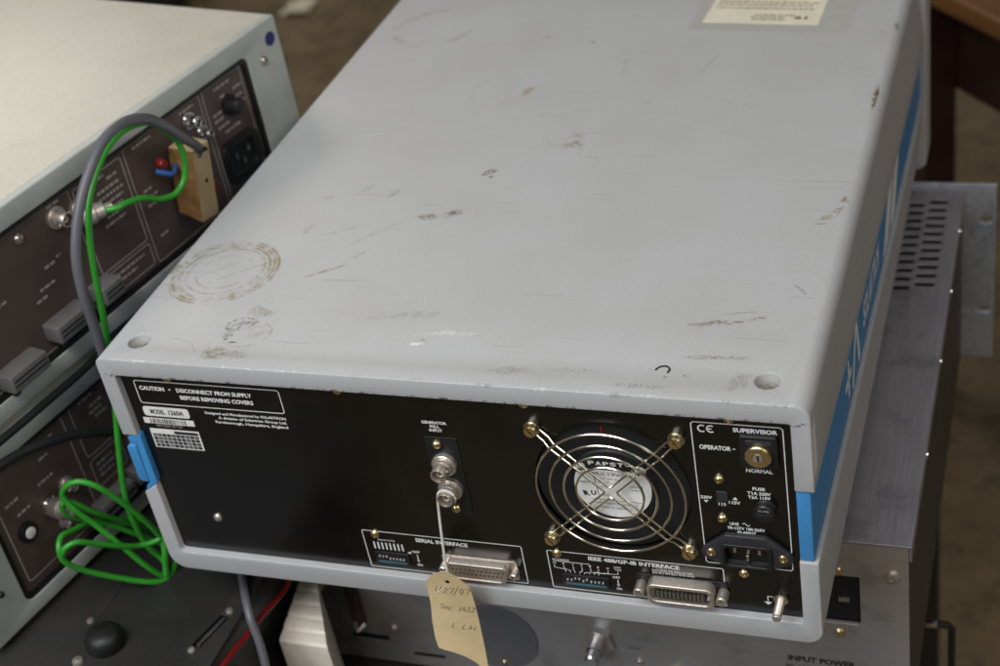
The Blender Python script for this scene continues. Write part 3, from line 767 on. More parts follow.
# mains group
def mains(mb):
    line(mb, [(377, 52), (368.2, 52), (367, 53.2), (366.9, 154.2), (368.2, 155.5), (414.8, 155.5), (416.2, 154.2), (416.4, 53.2), (415.4, 52), (405, 52)], 0.55, A)
    line(mb, arc(372.9, 151.3, 2.2, 55, 305, 12), 0.75, A); line(mb, arc(377.7, 151.3, 2.2, 55, 305, 12), 0.75, A); line(mb, [(375.6, 151.3), (378.0, 151.3)], 0.7, A)
    letter(mb, 'SUPERVISOR', 389.6, 413.4, 150.6, 2.7, A, 0.03); line(mb, [(402.2, 149.8), (402.2, 148.4)], 0.4, A)
    letter(mb, 'OPERATOR', 370.4, 387.6, 137.0, 2.9, A, 0.03); line(mb, [(388.4, 138.4), (390.0, 138.4)], 0.55, A)
    letter(mb, 'NORMAL', 394.8, 409.2, 123.1, 2.5, A, 0.03)
    letter(mb, '230V', 367.8, 374.4, 101.0, 2.1, A, 0.03); mb.add([A(369.4, 99.9), A(372.2, 99.9), A(370.8, 98.1)], [(0, 2, 1)])
    letter(mb, '115V', 383.6, 390.0, 98.7, 2.1, A, 0.03); mb.add([A(385.8, 101.8), A(388.8, 101.8), A(387.3, 104.0)], [(0, 1, 2)])
    letter(mb, 'FUSE', 397.4, 404.2, 110.3, 2.1, A, 0.03); letter(mb, 'T1A 230V', 394.3, 407.3, 106.9, 2.1, A, 0.03); letter(mb, 'T2A 115V', 394.5, 407.0, 103.9, 2.1, A, 0.03)
    letter(mb, 'LINE', 382.8, 388.0, 82.9, 2.0, A, 0.03)
    line(mb, [(390.0 + 4.2 * t / 12, 84.0 + 0.9 * math.sin(2 * PI * t / 12)) for t in range(13)], 0.5, A)
    letter(mb, '90-127V 188-265V', 381.4, 402.4, 79.8, 2.0, A, 0.03); letter(mb, '45-440HZ', 386.6, 397.4, 76.9, 2.0, A, 0.03)
    line(mb, [(404.6, 29.6), (400.8, 29.6), (400.8, 25.2)], 0.5, A); mb.add([A(398.4, 25.2), A(403.2, 25.2), A(400.8, 22.8)], [(0, 2, 1)])
legend('mains_lettering', mains)
ks = thing_part('key_switch', an, (0, 0, 0))
MB().prism(rrect(393.0, 128.6, 413.2, 150.4, 1.2), PY - 3.2, PY - .02).build('switch_bezel', M['black_plastic'], ks, bevel=.6)
MB().box((396.4, PY - 3.7, 145.2), (410.4, PY - 3.22, 148.2)).build('bezel_slot', M['dark_plastic'], ks, bevel=.2)
MB().lathe((403.2, PY - 3.22, 138.6), (0, -1, 0), [(0, 7.2), (2.4, 7.2), (3.0, 6.6), (3.0, 3.2), (2.0, 3.0), (2.0, 0)], 36).build('lock_ring', M['brass'], ks)
MB().lathe((403.2, PY - 5.24, 138.6), (0, -1, 0), [(0, 2.9), (1.4, 2.8), (1.4, 0)], 24).build('lock_barrel', M['nickel'], ks)
MB().prism([(402.8, 136.6), (403.8, 136.6), (403.8, 140.6), (402.8, 140.6)], PY - 6.75, PY - 6.66).build('key_slot', M['gasket'], ks)
vs_ = MB().box((377.0, PY - .8, 96.2), (383.4, PY - .02, 107.6)).build('voltage_selector', M['dark_plastic'], an, bevel=.3)
MB().box((377.8, PY - 1.4, 97.0), (382.6, PY - .82, 101.6)).build('slider', M['black_plastic'], vs_, bevel=.2)
mb = MB(); letter(mb, '115', 378.2, 382.2, 98.2, 2.0, XZ(PY - 1.46), 0.02); mb.build('selector_lettering', M['print'], vs_)
fh = MB().lathe((403.8, PY, 97.2), (0, -1, 0), [(0, 6.6), (1.2, 6.6), (1.5, 6.2), (4.6, 6.0), (5.2, 5.4), (5.2, 1.6), (4.4, 1.6), (4.4, 0)], 36).build('fuse_holder', M['black_plastic'], an)
MB().prism([(399.6, 96.6), (408.0, 96.6), (408.0, 97.8), (399.6, 97.8)], PY - 5.4, PY - 5.16).build('fuse_slot', M['dark_plastic'], fh)
mb = MB(); letter(mb, 'FUSE', 400.8, 406.8, 99.2, 1.5, XZ(PY - 5.26), 0.0); mb.build('fuse_lettering', M['print_grey'], fh)
inl = thing_part('mains_inlet', an, (0, 0, 0))
plate = [(380.4, 77.6), (403.0, 77.6)] + arc(413.0, 63.2, 4.6, 55, -60, 6) + [(406.6, 54.6), (376.6, 54.6)] + arc(370.6, 63.2, 4.6, 240, 125, 6)
MB().prism(plate, PY - 3.6, PY - .02).build('inlet_flange', M['dark_plastic'], inl, bevel=.6, cut=[MB().prism(rrect(378.8, 55.6, 404.8, 70.4, 2), PY - 8, PY + 3)])
body = MB().prism(rrect(377.4, 54.2, 406.2, 71.8, 2.5), PY - 5.0, PY + 14).build('inlet_shroud', M['black_plastic'], inl, bevel=.5, cut=[MB().prism(rrect(379.6, 56.2, 404.0, 69.8, 2.2), PY - 8, PY + 12)])
pn = MB()
for xx, zz in ((384.8, 66.0), (398.8, 66.0), (391.8, 60.4)): pn.box((xx - .9, PY - 2.5, zz - 2.1), (xx + .9, PY + 12, zz + 2.1))
pn.build('inlet_pins', M['steel'], inl, bevel=.2)
i0 = pan_head('flange_screw', M['brass'], 2.8, 1.6, inl, (371.6, PY - 3.62, 64.0), False); copies(i0, [(412.2, PY - 3.62, 64.0)])
gs = thing_part('ground_stud', an, (0, 0, 0))
MB().lathe((408.6, PY, 29.6), (0, -1, 0), [(0, 4.6), (2.2, 4.6), (2.2, 2.5)], 6).build('stud_nut', M['steel'], gs)
th = MB(); prof = [(2.0, 2.6)]
for k in range(14): prof += [(3 + k * .95, 2.3), (3.45 + k * .95, 2.62)]
prof += [(16.8, 2.5), (17.2, 2.1), (17.2, 0)]
MB().lathe((408.6, PY, 29.6), (0, -1, 0), prof, 24).build('stud_thread', M['nickel'], gs)

# ------------------------------------------------------------------ fan and guard
fan = thing_part('cooling_fan', an, (FX, 0, FZ))
hs = MB()
hs.lathe((0, PY + 2.2, 0), (0, 1, 0), [(0, 46.5), (0, 45.0), (24, 43.5), (24, 46.5)], 72); 
hs.lathe((0, PY + 30, 0), (0, 1, 0), [(0, 60), (2, 60)], 48)
hs.build('fan_housing', M['fan_black'], fan)
hub = MB().lathe((0, PY + 22, 0), (0, -1, 0), [(0, 27.5), (18.5, 27.5), (20.5, 26.2), (21.0, 25.0), (21.0, 0)], 64).build('fan_hub', M['fan_black'], fan)
for k in range(7):
    a0 = 2 * PI * k / 7
    b = MB(); vs = []; n = 7
    for i in range(n):
        r = 27 + i * (43 - 27) / (n - 1)
        for s, y in ((0.0, PY + 8.0), (0.62, PY + 21.0)):
            a = a0 + s + 0.10 * (i / n)
            vs.append((r * math.cos(a), y, r * math.sin(a)))
    fs = [(2 * i, 2 * i + 1, 2 * i + 3, 2 * i + 2) for i in range(n - 1)]
    nv = len(vs)
    vs += [(x, y + 1.2, z) for x, y, z in vs]
    fs += [tuple(i + nv for i in f[::-1]) for f in fs]
    fs += [(0, 1, 1 + nv, nv), (nv - 2, nv - 1, 2 * nv - 1, 2 * nv - 2)] + [(2 * i, 2 * i + 2, 2 * i + 2 + nv, 2 * i + nv) for i in range(n - 1)] + [(2 * i + 1, 2 * i + 3, 2 * i + 3 + nv, 2 * i + 1 + nv) for i in range(n - 1)]
    b.add(vs, fs).build('fan_blade', M['dark_plastic'], fan)
for a in (178, 358, 268):
    c, s = math.cos(math.radians(a)), math.sin(math.radians(a))
    m_ = MB(); pts = []
    for y in (PY + 3.0, PY + 6.5):
        for r, w in ((26, -2.6), (45.3, -2.6), (45.3, 2.6), (26, 2.6)): pts.append((r * c - w * s, y, r * s + w * c))
    m_.add(pts, [(0, 3, 2, 1), (4, 5, 6, 7), (0, 1, 5, 4), (1, 2, 6, 5), (2, 3, 7, 6), (3, 0, 4, 7)])
    m_.build('fan_strut', M['strut_grey'], fan, bevel=.3)
# motor label with its lettering (the photograph shows the white disc and its rows of small print)
LY = PY + 0.86
seg = arc(0, 0, 22.6, 147, 393, 40)
lab = MB().prism(seg, LY, PY + .98).build('motor_label', M['paper_white'], fan)
Cc = XZ(LY - .06)
mb = MB()
for s, x0, x1, z, h in (('MULTIFAN', -11, 9, 8.3, 2.2), ('TYP 3414', -8.5, 3, 5.2, 1.5), ('24V DC', -8.6, -1.2, 2.6, 1.4), ('140mA', 10.5, 18, 0.8, 1.4), ('3.4W', 10.5, 16, -1.8, 1.4),
                        ('98073', -20, -13.5, 1.6, 1.5), ('PAT.', -8, -2, -7.2, 1.3), ('PAPST-MOTOREN GMBH', -12, 13, -13.4, 1.6), ('MADE IN GERMANY', -9.5, 10, -16.6, 1.5)):
    letter(mb, s, x0, x1, z, h, Cc, 0.0)
letter(mb, 'R', -17.6, -13.9, -7.6, 3.4, Cc, 0.06, -.3); letter(mb, 'U', -13.6, -10.4, -6.9, 3.2, Cc, 0.05)
line(mb, [(-10.4, 9.5), (-8.8, -9.5)], 0.5, Cc); line(mb, [(-14, -10.2), (18, -10.2)], 0.35, Cc); line(mb, [(-8, 0), (-1, 0)], .3, Cc)
mb.build('label_lettering', M['print_black'], lab)
MB().prism(arc(-17.6, 13.9, 3.0, 0, 360, 20)[:-1], LY, PY + .98).build('label_spot', M['paper_white'], fan)
MB().prism(arc(17.4, 13.6, 3.2, 0, 360, 20)[:-1], LY, PY + .98).build('label_spot', M['paper_white'], fan)
mb = MB(); fn = XZ(PY + .92)
for i, chs in enumerate('PAPST'): letter(mb, chs, -12.6 + i * 4.3, -9.0 + i * 4.3, 15.8, 2.7, fn, 0.05)
line(mb, arc(10.4, 17.6, 1.2, 0, 360, 12)[:-1], .4, fn, True)
mb.build('hub_lettering', M['print'], fan)
wr = MB().tube([(-2.0, PY + 2, 46), (-1.6, PY + 2.4, 38), (-2.2, PY + 6, 30)], 0.8, 8); wr.build('fan_wire', M['red_cable'], fan)
wr = MB().box((-7.5, PY + 2.6, 33), (-4.0, PY + 3.4, 45)); wr.build('fan_wire', M['beige'], fan)

guard = thing_part('fan_guard', an, (FX, 0, FZ))
GY = PY - 5.2
for r in (43.4, 35.4, 27.3, 19.6): MB().ring((0, GY, 0), r, 0.78).build('guard_ring', M['wire'], guard)
h = 41.25; off = 2.3
corner = [(-h, h), (h, h), (h, -h), (-h, -h)]
gw = MB()
for k in range(4):
    a = Vector(corner[k]); b = Vector(corner[(k + 1) % 4])
    mid = (a + b) / 2; mu = mid.normalized()
    ua = a.normalized(); ub = b.normalized()
    pa = Vector((-ua.y, ua.x)); pa = pa if pa.dot(mu) > 0 else -pa
    pb = Vector((-ub.y, ub.x)); pb = pb if pb.dot(mu) > 0 else -pb
    v0 = mu * off * math.sqrt(2)
    def p3(q, y): return (q.x, y, q.y)
    e = 44
    pts = [p3(ua * (h * 1.414 + 1.0) + pa * off, PY - 1.2), p3(ua * (h * 1.414 - 5) + pa * off, PY - 1.4), p3(ua * (e + 4) + pa * off, PY - 1.8), p3(ua * e + pa * off, GY + 1.6), p3(ua * 22 + pa * off, GY + 1.6),
           p3(v0 + ua * .8, GY + 1.6), p3(v0 + ub * .8, GY + 1.6), p3(ub * 22 + pb * off, GY + 1.6), p3(ub * e + pb * off, GY + 1.6), p3(ub * (e + 4) + pb * off, PY - 1.8), p3(ub * (h * 1.414 - 5) + pb * off, PY - 1.4), p3(ub * (h * 1.414 + 1.0) + pb * off, PY - 1.2)]
    gw.tube(pts, 0.72, 8, smooth=False)
gw.build('guard_arms', M['wire'], guard)
g0 = slotted('guard_screw', M['brass'], None, (0, -1, 0), 4.3, 3.6, guard, (-h, PY - 2.2, h), 75)
copies(g0, [(h, PY - 2.2, h), (h, PY - 2.2, -h), (-h, PY - 2.2, -h)])
w0 = MB().lathe((0, 0, 0), (0, -1, 0), [(0, 4.8), (2.2, 4.8)], 24).build('guard_washer', M['steel'], guard, loc=(-h, PY, h))
copies(w0, [(h, PY, h), (h, PY, -h), (-h, PY, -h)])

# ================================================================== paper tag on its string
tg = thing('paper_tag', 'yellowed manila paper tag hanging by white string from the lower BNC socket', 'tag', (209, -14, 30))
def interp(t, tab):
    for (a, va), (b, vb) in zip(tab, tab[1:]):
        if a >= t >= b: return va + (vb - va) * (a - t) / (a - b)
    return tab[-1][1]
LT = [(44.4, 209.4), (42.6, 207.6), (41.4, 204.6), (39.6, 202.0), (37.4, 200.4), (35.2, 199.6), (33.4, 197.0), (30, 196.2), (10, 194.6), (-5, 192.5), (-20, 191.9), (-27.5, 193.1), (-28.6, 197), (-29.5, 203), (-32, 209), (-36.5, 214.5), (-43, 219.6), (-48, 223.0)]
RT = [(44.4, 211.6), (43.4, 214.0), (36, 219.5), (28, 223.6), (10, 223.5), (-8, 223.1), (-41, 222.8), (-48, 223.4)]
zs = sorted(set([a for a, _ in LT] + [a for a, _ in RT] + [44.4 - k * 3 for k in range(31)]), reverse=True)
tm = MB(); NC = 10
def tag_y(x, z): return -13.0 - 1.8 * math.sin((x - 192) / 31 * PI) + 2.6 * ((x - 208) / 16) * (1 - (z + 10) / 60) * .6 - 0.0016 * (z + 5) ** 2
for zz in zs:
    a, b = interp(zz, LT), interp(zz, RT)
    for k in range(NC + 1):
        x = a + (b - a) * k / NC
        tm.v.append((x - 209, tag_y(x, zz) + 14, zz - 30))
fcs = []
for i in range(len(zs) - 1):
    for k in range(NC):
        q = i * (NC + 1) + k
        fcs.append((q, q + NC + 1, q + NC + 2, q + 1))
nv = len(tm.v)
tm.v += [(x, y + 0.35, z) for x, y, z in tm.v]
R_, C_ = len(zs), NC + 1
fcs += [tuple(i + nv for i in f[::-1]) for f in fcs]
for i in range(R_ - 1):
    for k in (0, NC): fcs.append((i * C_ + k, (i + 1) * C_ + k, (i + 1) * C_ + k + nv, i * C_ + k + nv))
for k in range(NC):
    for i in (0, R_ - 1): fcs.append((i * C_ + k, i * C_ + k + 1, i * C_ + k + 1 + nv, i * C_ + k + nv))
tm.f = fcs; tm.mi = [0] * len(fcs)
tm.build('tag_card', M['manila'], tg)
def on_tag(u, v): return (u - 209, tag_y(u, v) + 14 - .12, v - 30)
MB().add([on_tag(211.3 + 1.4 * math.cos(2 * PI * k / 16), 34.4 + 1.4 * math.sin(2 * PI * k / 16)) for k in range(16)], [tuple(range(16))]).build('tag_hole', M['gasket'], tg)
HW = {'1': [[(.3, 0), (.5, 1)]], '/': [[(0, -.25), (.5, 1.25)]], '2': [[(0, .8), (.3, 1), (.6, .8), (.1, .1), (0, 0), (.7, .05)]], '7': [[(0, 1), (.7, .95), (.3, 0)]], '0': [[(.3, 1), (0, .5), (.3, 0), (.6, .5), (.3, 1)]],
      '5': [[(.6, 1), (.1, 1), (.05, .55), (.5, .55), (.55, .2), (.3, 0), (0, .1)]], 'S': [[(.6, .95), (.2, 1), (.05, .75), (.5, .4), (.45, .05), (0, 0)]], 'N': [[(0, 0), (.05, .7), (.45, .1), (.55, .8)]], 'c': [[(.5, .6), (.15, .6), (0, .3), (.2, 0), (.55, .08)]],
      '4': [[(.3, 1), (0, .4), (.7, .4)], [(.5, .7), (.45, 0)]], '3': [[(.05, .9), (.4, 1), (.5, .75), (.2, .55), (.55, .3), (.3, 0), (0, .1)]], 'L': [[(.1, 1), (0, 0), (.6, .05)]], 'A': [[(0, 0), (.3, .9), (.6, 0)], [(.1, .35), (.5, .35)]], ' ': []}
hw = MB()
def hand(s, x, z, size, ang, step):
    ca, sa = math.cos(ang), math.sin(ang)
    for i, ch in enumerate(s):
        for st_ in HW[ch]:
            pts = []
            for (u, v) in st_:
                uu = i * step + u * size * .8 + v * size * .18; vv = v * size
                pts.append((x + uu * ca - vv * sa, z + uu * sa + vv * ca))
            if len(pts) > 1: line(hw, pts, 0.42, on_tag)
hand('1/27/07', 199.5, 24.0, 5.4, -0.10, 3.3)
hand('SNc 1432', 200.8, 8.6, 4.4, -0.16, 2.75)
hand('L LAc', 205.6, -7.6, 4.2, -0.22, 3.3)
hw.build('tag_handwriting', M['pencil'], tg)
sg = MB()
cx, cz = 217.4 - 209, 92.0 - 30
loop = [(cx + 5.3 * math.cos(a), 14 - 4.2 - 0.6 * math.sin(a), cz + 5.3 * math.sin(a)) for a in [2 * PI * k / 24 for k in range(24)]]
sg.tube(loop, 0.9, 8, closed=True, sub=2)
sg.tube([(cx - 4.9, 9.6, cz + 2.5), (cx - 5.9, 9.0, cz - 3), (cx - 6.4, 7.0, cz - 14), (cx - 6.4, 3.5, cz - 30), (2.0, 0.6, cz - 46), (2.6, -.6, 10), (2.3, -.9, 4.4)], 0.85, 8)
sg.tube([(2.3, -.9, 4.4), (-1.5, -1.9, 1.2), (-5.5, -1.8, -2.5), (-9, -1.5, -4.5)], 0.5, 8)
sg.tube([(2.3, -.9, 4.4), (-0.5, -2.2, 0.2), (-4.0, -2.2, -4.6), (-6.4, -1.9, -7.2)], 0.5, 8)
sg.build('tag_string', M['string'], tg)

# ================================================================== the two cream instruments on the left
PHI = math.radians(-12)
nx, ny = math.cos(PHI), math.sin(PHI)
TX, TY = -ny, nx
def LW(t, off, z): return (nx * (-100 + off) + TX * t, ny * (-100 + off) + TY * t, z)
ROT = math.radians(78)
T0, T1, DEP = -86.0, 342.0, 440.0
def cream_unit(label, zb, h, oz0, oz1, ot0, ot1):
    u = thing('cream_instrument', label, 'instrument', LW(0, 0, zb), ROT)
    cut = MB().prism(rrect(ot0, oz0, ot1, oz1, 7, 6), -10, 30)
    MB().prism(rrect(T0, 0, T1, h, 2.0, 3), 0, 60).build('rear_frame', M['frame'], u, bevel=1.2, cut=[cut])
    MB().prism(rrect(T0 + .6, .6, T1 - .6, h + .3, 2.5, 4), 6.0, DEP).build('cover', M['cream'], u, bevel=1.0, cut=[MB().prism(rrect(T0 + 5, 5, T1 - 5, h - 4, 2, 3), -10, DEP - 6)])
    MB().prism(rrect(ot0 - 1, oz0 - 1, ot1 + 1, oz1 + 1, 7, 6), 1.0, 8).build('panel_trim', M['gasket'], u, cut=[MB().prism(rrect(ot0 + 3.5, oz0 + 3.5, ot1 - 3.5, oz1 - 3.5, 5, 6), -5, 20)])
    p = MB().prism(rrect(ot0 + .5, oz0 + .5, ot1 - .5, oz1 - .5, 6, 6), 4.0, 7).build('rear_panel', M['brown'], u)
    f = MB().lathe((0, 0, 0), (0, 0, -1), [(0, 9), (5.6, 8)], 20).build('foot', M['black_plastic'], u, loc=(T0 + 30, 40, 0.1))
    copies(f, [(T1 - 30, 40, 0.1), (T0 + 30, DEP - 40, 0.1), (T1 - 30, DEP - 40, 0.1)])
    return u
def pseudo(mb, t0, t1, z, h, fn, seed):                 # rows of print too small to read
    r = random.Random(seed); x = t0
    while x < t1 - .8:
        l = min(r.uniform(1.6, 5.5), t1 - x); rect(mb, x, z, x + l, z + h, fn); x += l + 1.1
PA = XZ(3.9)
ZB = 106.0
uu = cream_unit('upper cream instrument with brown rear panel and blue dot sticker on its corner', ZB, 131.5, 13, 116, -56, 301)
pr = MB()
q = lambda a, b, c, d: rrect(a, b - ZB, c, d - ZB, 2, 3)
line(pr, q(109, 146, 157, 214), .9, PA, True); line(pr, q(161, 124, 245, 217), .9, PA, True); line(pr, q(249, 124, 294, 217), .9, PA, True); line(pr, q(109, 126, 157, 143), .9, PA, True)
line(pr, q(-40, 124, 105, 217), .7, PA, True)
k = 0
for t0, t1, z in ((122, 138, 209), (140, 150, 205), (128, 150, 199), (128, 152, 194), (126, 150, 189), (126, 148, 184), (130, 154, 179), (126, 146, 174), (170, 190, 212), (168, 176, 178), (172, 182, 172), (168, 178, 166), (222, 238, 212), (262, 280, 211), (266, 272, 203), (282, 292, 203), (282, 290, 196), (282, 292, 190), (254, 264, 193), (254, 264, 188), (256, 270, 182), (262, 280, 176),
                  (84, 96, 214), (50, 60, 160), (56, 70, 166), (12, 30, 176), (66, 76, 178), (78, 82, 180), (-20, 0, 160), (-18, 4, 154), (-14, 2, 148), (114, 150, 137), (114, 140, 132), (216, 236, 146), (170, 178, 140)):
    k += 1; pseudo(pr, t0, t1, z - ZB, 2.0, PA, k)
pr.build('panel_lettering', M['print_grey'], uu)
def uscrew(u, t, z, y=4.0, r=4.0, mat=None):
    return pan_head('panel_screw', mat or M['steel'], r, 2.8, u, (t, y, z))
uscrew(uu, 55, 209 - ZB); uscrew(uu, 318, 210 - ZB, 0.0, 3.6); uscrew(uu, -45, 209 - ZB)
MB().lathe((331, 0.0, 222 - ZB), (0, -1, 0), [(0, 5.6), (.3, 5.6)], 24).build('dot_sticker', M['blue_dot'], uu)
MB().lathe((273, 4.0, 195 - ZB), (0, -1, 0), [(0, 8), (3, 8), (3.5, 6.5), (11, 6), (12, 5), (12, 0)], 28).build('fuse_holder', M['black_plastic'], uu)
ip = MB().prism(rrect(250, 136 - ZB, 292, 170 - ZB, 9, 6), 0.5, 3.98).build('mains_inlet', M['black_plastic'], uu, bevel=.6, cut=[MB().prism(rrect(257, 142 - ZB, 285, 163 - ZB, 3, 4), -6, 3.2)])
pn = MB()
for t, z in ((264, 156), (278, 156), (271, 149)): pn.box((t - 1, 1.0, z - 2.4 - ZB), (t + 1, 3.15, z + 2.4 - ZB))
pn.build('inlet_pins', M['steel'], ip)
bnc('bnc_socket', (228, 3.9, 205 - ZB), uu, M['chrome'], 0.9); bnc('bnc_socket', (238, 3.9, 190 - ZB), uu, M['chrome'], 0.8)
bnc('bnc_socket', (108, 3.9, 200 - ZB), uu, M['nickel'], 1.1)
bnc('bnc_socket', (88, 3.9, 206 - ZB), uu, M['nickel'], 1.1)
for (ta, tb, z) in ((46, 80, 140), (-2, 32, 133), (92, 112, 141)):
    c = thing_part('edge_connector', uu, (0, 0, 0))
    MB().box((ta, -12, z - 7 - ZB), (tb, 3.9, z + 6 - ZB)).build('connector_shell', M['grey_block'], c, bevel=1.2)
    g_ = MB()
    for dz in (-2.5, 1.0): g_.box((ta + 2, -12.4, z + dz - ZB), (tb - 2, -12.05, z + dz + .9 - ZB))
    g_.build('connector_slot', M['gasket'], c)
    MB().lathe(((ta + tb) / 2 - 8, 3.9, z - 13 - ZB), (0, -1, 0), [(0, 3.6), (5, 3.6), (6, 2.6), (6, 0)], 16).build('lock_post', M['dark_plastic'], c)

ZL = -36.0
ul = cream_unit('lower cream instrument with brown rear panel, under the blue-dotted cream one', ZL, 135.5, 12, 118.5, -50, 301)
pr = MB()
q = lambda a, b, c, d: rrect(a, b - ZL, c, d - ZL, 3, 3)
line(pr, q(-40, -14, 33, 78), .9, PA, True); line(pr, q(41, 33, 110, 78), .9, PA, True); line(pr, q(41, 6, 72, 29), .9, PA, True); line(pr, q(114, -14, 200, 78), .9, PA, True)
for t0, t1, z in ((50, 64, 74), (58, 70, 66), (56, 68, 61), (60, 72, 56), (46, 64, 22), (46, 66, 17), (46, 60, 12), (-4, 10, 44), (-28, -16, 36), (-20, -12, 74), (4, 12, 60), (14, 22, 70), (-34, -22, 48), (125, 160, 60), (125, 150, 50)):
    k += 1; pseudo(pr, t0, t1, z - ZL, 2.0, PA, k)
pr.build('panel_lettering', M['print_grey'], ul)
bt = MB().lathe((-26.5, 3.9, 22 - ZL), (0, -1, 0), [(0, 7.6), (3.5, 7.4), (4, 6.4), (4, 4.2)], 32).build('push_button', M['black_plastic'], ul)
MB().lathe((-26.5, 3.9, 22 - ZL), (0, -1, 0), [(0, 4.4), (4.6, 4.2), (5, 3.4), (5, 0)], 28).build('button_cap', M['paper_white'], bt)
bnc('bnc_socket', (-3, 3.9, 26 - ZL), ul, M['chrome'], 0.95); bnc('bnc_socket', (16, 3.9, 30 - ZL), ul, M['nickel'], 0.8); bnc('bnc_socket', (4, 3.9, 6 - ZL), ul, M['nickel'], 0.8)
for (ta, tb, z) in ((28, 62, -6), (66, 100, -4)):
    c = thing_part('edge_connector', ul, (0, 0, 0))
    MB().box((ta, -9, z - 6 - ZL), (tb, 3.9, z + 6 - ZL)).build('connector_shell', M['grey_block'], c, bevel=1.0)
    MB().box((ta + 2, -9.4, z - 1 - ZL), (tb - 2, -9.05, z + 1 - ZL)).build('connector_slot', M['gasket'], c)
uscrew(ul, -66, 0 - ZL, 0.0, 2.4, M['gasket'])

# ------------------------------------------------------------------ beige block plugged in the upper brown panel
blk = thing('connector_block', 'beige block with amber side hanging on the upper brown panel, grey cable at its top', 'connector block', LW(0, 0, 150), ROT)
bl = MB(); vs = [(188, -3, 2), (206, -3, 2), (214, -3, 51), (196, -3, 51), (182, -30, 1), (199.5, -30, -1), (209.5, -30, 53), (192, -30, 53)]
fs = [(0, 1, 2, 3), (7, 6, 5, 4), (0, 4, 5, 1), (1, 5, 6, 2), (2, 6, 7, 3), (3, 7, 4, 0)]
for i, f in enumerate(fs): bl.cur = 1 if i in (5,) else 0; bl.add(vs if i == 0 else [], []) if i == 0 else None
bl = MB(); bl.add(vs, fs); bl.mi = [0, 0, 0, 0, 0, 1]
bl.build('block_body', [M['beige'], M['amber']], blk)
MB().lathe((197.5, -29.6, 27), (0, -1, 0), [(0, 1.6), (.5, 1.6)], 16).build('screw_recess', M['gasket'], blk)
MB().tube([(196, -30.5, 47), (200, -31, 50), (205, -31, 49)], 1.6, 8).build('cable_clip', M['black_plastic'], blk)
MB().lathe((182, -6, 47), (-.3, -1, 0), [(0, 3.4), (5, 3.4), (6, 2.6), (6, 0)], 20).build('red_cap', M['red_cable'], blk)
MB().tube([(192, -10, 40), (184, -14, 38), (180, -12, 40), (176, -6, 43)], 2.0, 8).build('blue_lead', M['blue_wire'], blk)
MB().tube([(208, -8, 22), (218, -14, 20), (226, -8, 14), (224, -4, 6)], 1.5, 8).build('blue_lead', M['blue_wire'], blk)
MB().tube([(207, -10, 16), (216, -16, 14), (222, -10, 8), (216, -4, 4)], 1.3, 8).build('green_lead', M['green'], blk)
MB().tube([(206, -8, 12), (214, -14, 6), (224, -8, 0), (230, -4, 6)], 1.3, 8).build('red_lead', M['red_cable'], blk)

# ------------------------------------------------------------------ cables
def world_tube(name, pts, r, mat, n=12):
    return MB().tube([LW(*p) for p in pts], r, n).build(name, mat)
gc = [(197.1, 32, 204.3), (188, 38, 213), (176.9, 42, 223.9), (159.2, 48, 243.2), (143.3, 50, 257.5), (123.7, 50, 264.5), (103.2, 50, 261.8), (82.6, 50, 248), (65.2, 50, 229.4), (52.9, 50, 207.0), (47.7, 50, 184), (48.1, 48, 159.7), (49.3, 45, 134), (48, 42, 93), (52, 42, 40), (70, 60, 0), (86, 70, -24)]
tag(world_tube('grey_cable', gc, 3.5, M['grey_cable']), 'thick grey cable arching from the beige block down past the left corner', 'cable')
gg = thing('green_cable', 'bright green cable looped from a silver plug into a tangled coil beside the grey instrument', 'cable')
g1 = [(112, 16, 200), (118, 24, 200), (124.6, 26, 200), (138.4, 28, 196.4), (150.7, 30, 188.7), (163.3, 32, 185.7), (173.4, 34, 191.5), (177.5, 36, 203.9), (175.1, 38, 221.2), (165.3, 40, 236), (153.2, 41, 248.4), (131.1, 42, 255.0), (111.8, 42, 251.5), (94.1, 43, 241.0), (80.7, 44, 227.2), (71.9, 44, 206), (66, 44, 182.7), (61.4, 44, 158), (57.5, 42, 131.7), (50.5, 40, 98.3), (38.8, 40, 63.6), (28.3, 40, 26.8), (26, 40, 0.7), (27.5, 42, -24), (30, 50, -38), (24, 58, -40), (19.3, 61, -41), (22, 62, -32), (27.4, 62, -17.9), (30, 62, -8)]
mb = MB().tube([LW(*p) for p in g1], 2.25, 12)
c1 = [(44, 54, -34), (38, 58, -30), (31, 60, -20), (23.3, 60, 4.6), (13.9, 56, 29.7), (4.1, 50, 51.8), (-1.7, 41, 59.6), (-6.4, 32, 57.5), (-9.0, 26, 48.7), (-7.1, 30, 35.4), (-0.6, 36, 17.5), (5, 46, -2.9), (10.9, 55, -24), (18.2, 60, -40), (24, 62, -42), (34, 60, -38)]
mb.tube([LW(*p) for p in c1], 2.1, 12)
c2 = [(44, 26, -20), (30, 22, -8), (11, 22, 8), (-13.6, 26, 20.5), (-24, 28, 24.5), (-31, 31, 20), (-31, 32, 9), (-21.6, 36, -6.5), (-5.1, 46, -25.3), (8.5, 56, -38), (18, 61, -43), (21, 62, -38), (22, 62, -30), (27, 61, -17.9), (31, 56, -6)]
mb.tube([LW(*p) for p in c2], 2.1, 12)
c3 = [(-31, 31, 14), (-28.5, 35, 21), (-22, 40, 22), (-12, 43, 13), (-2.4, 46, 3.7), (8, 49, -5.5), (16.7, 52, -11.2), (26.6, 60, -11.4), (32, 62, -4), (36, 60, 2)]
mb.tube([LW(*p) for p in c3], 2.1, 12)
c4 = [(40, 30, -24), (24, 30, -2), (6, 30, 22), (-4, 26, 38), (-9, 22, 40), (-8, 20, 30), (2, 22, 16), (18, 26, -2), (32, 34, -22), (40, 40, -34)]
mb.tube([LW(*p) for p in c4], 2.0, 12)
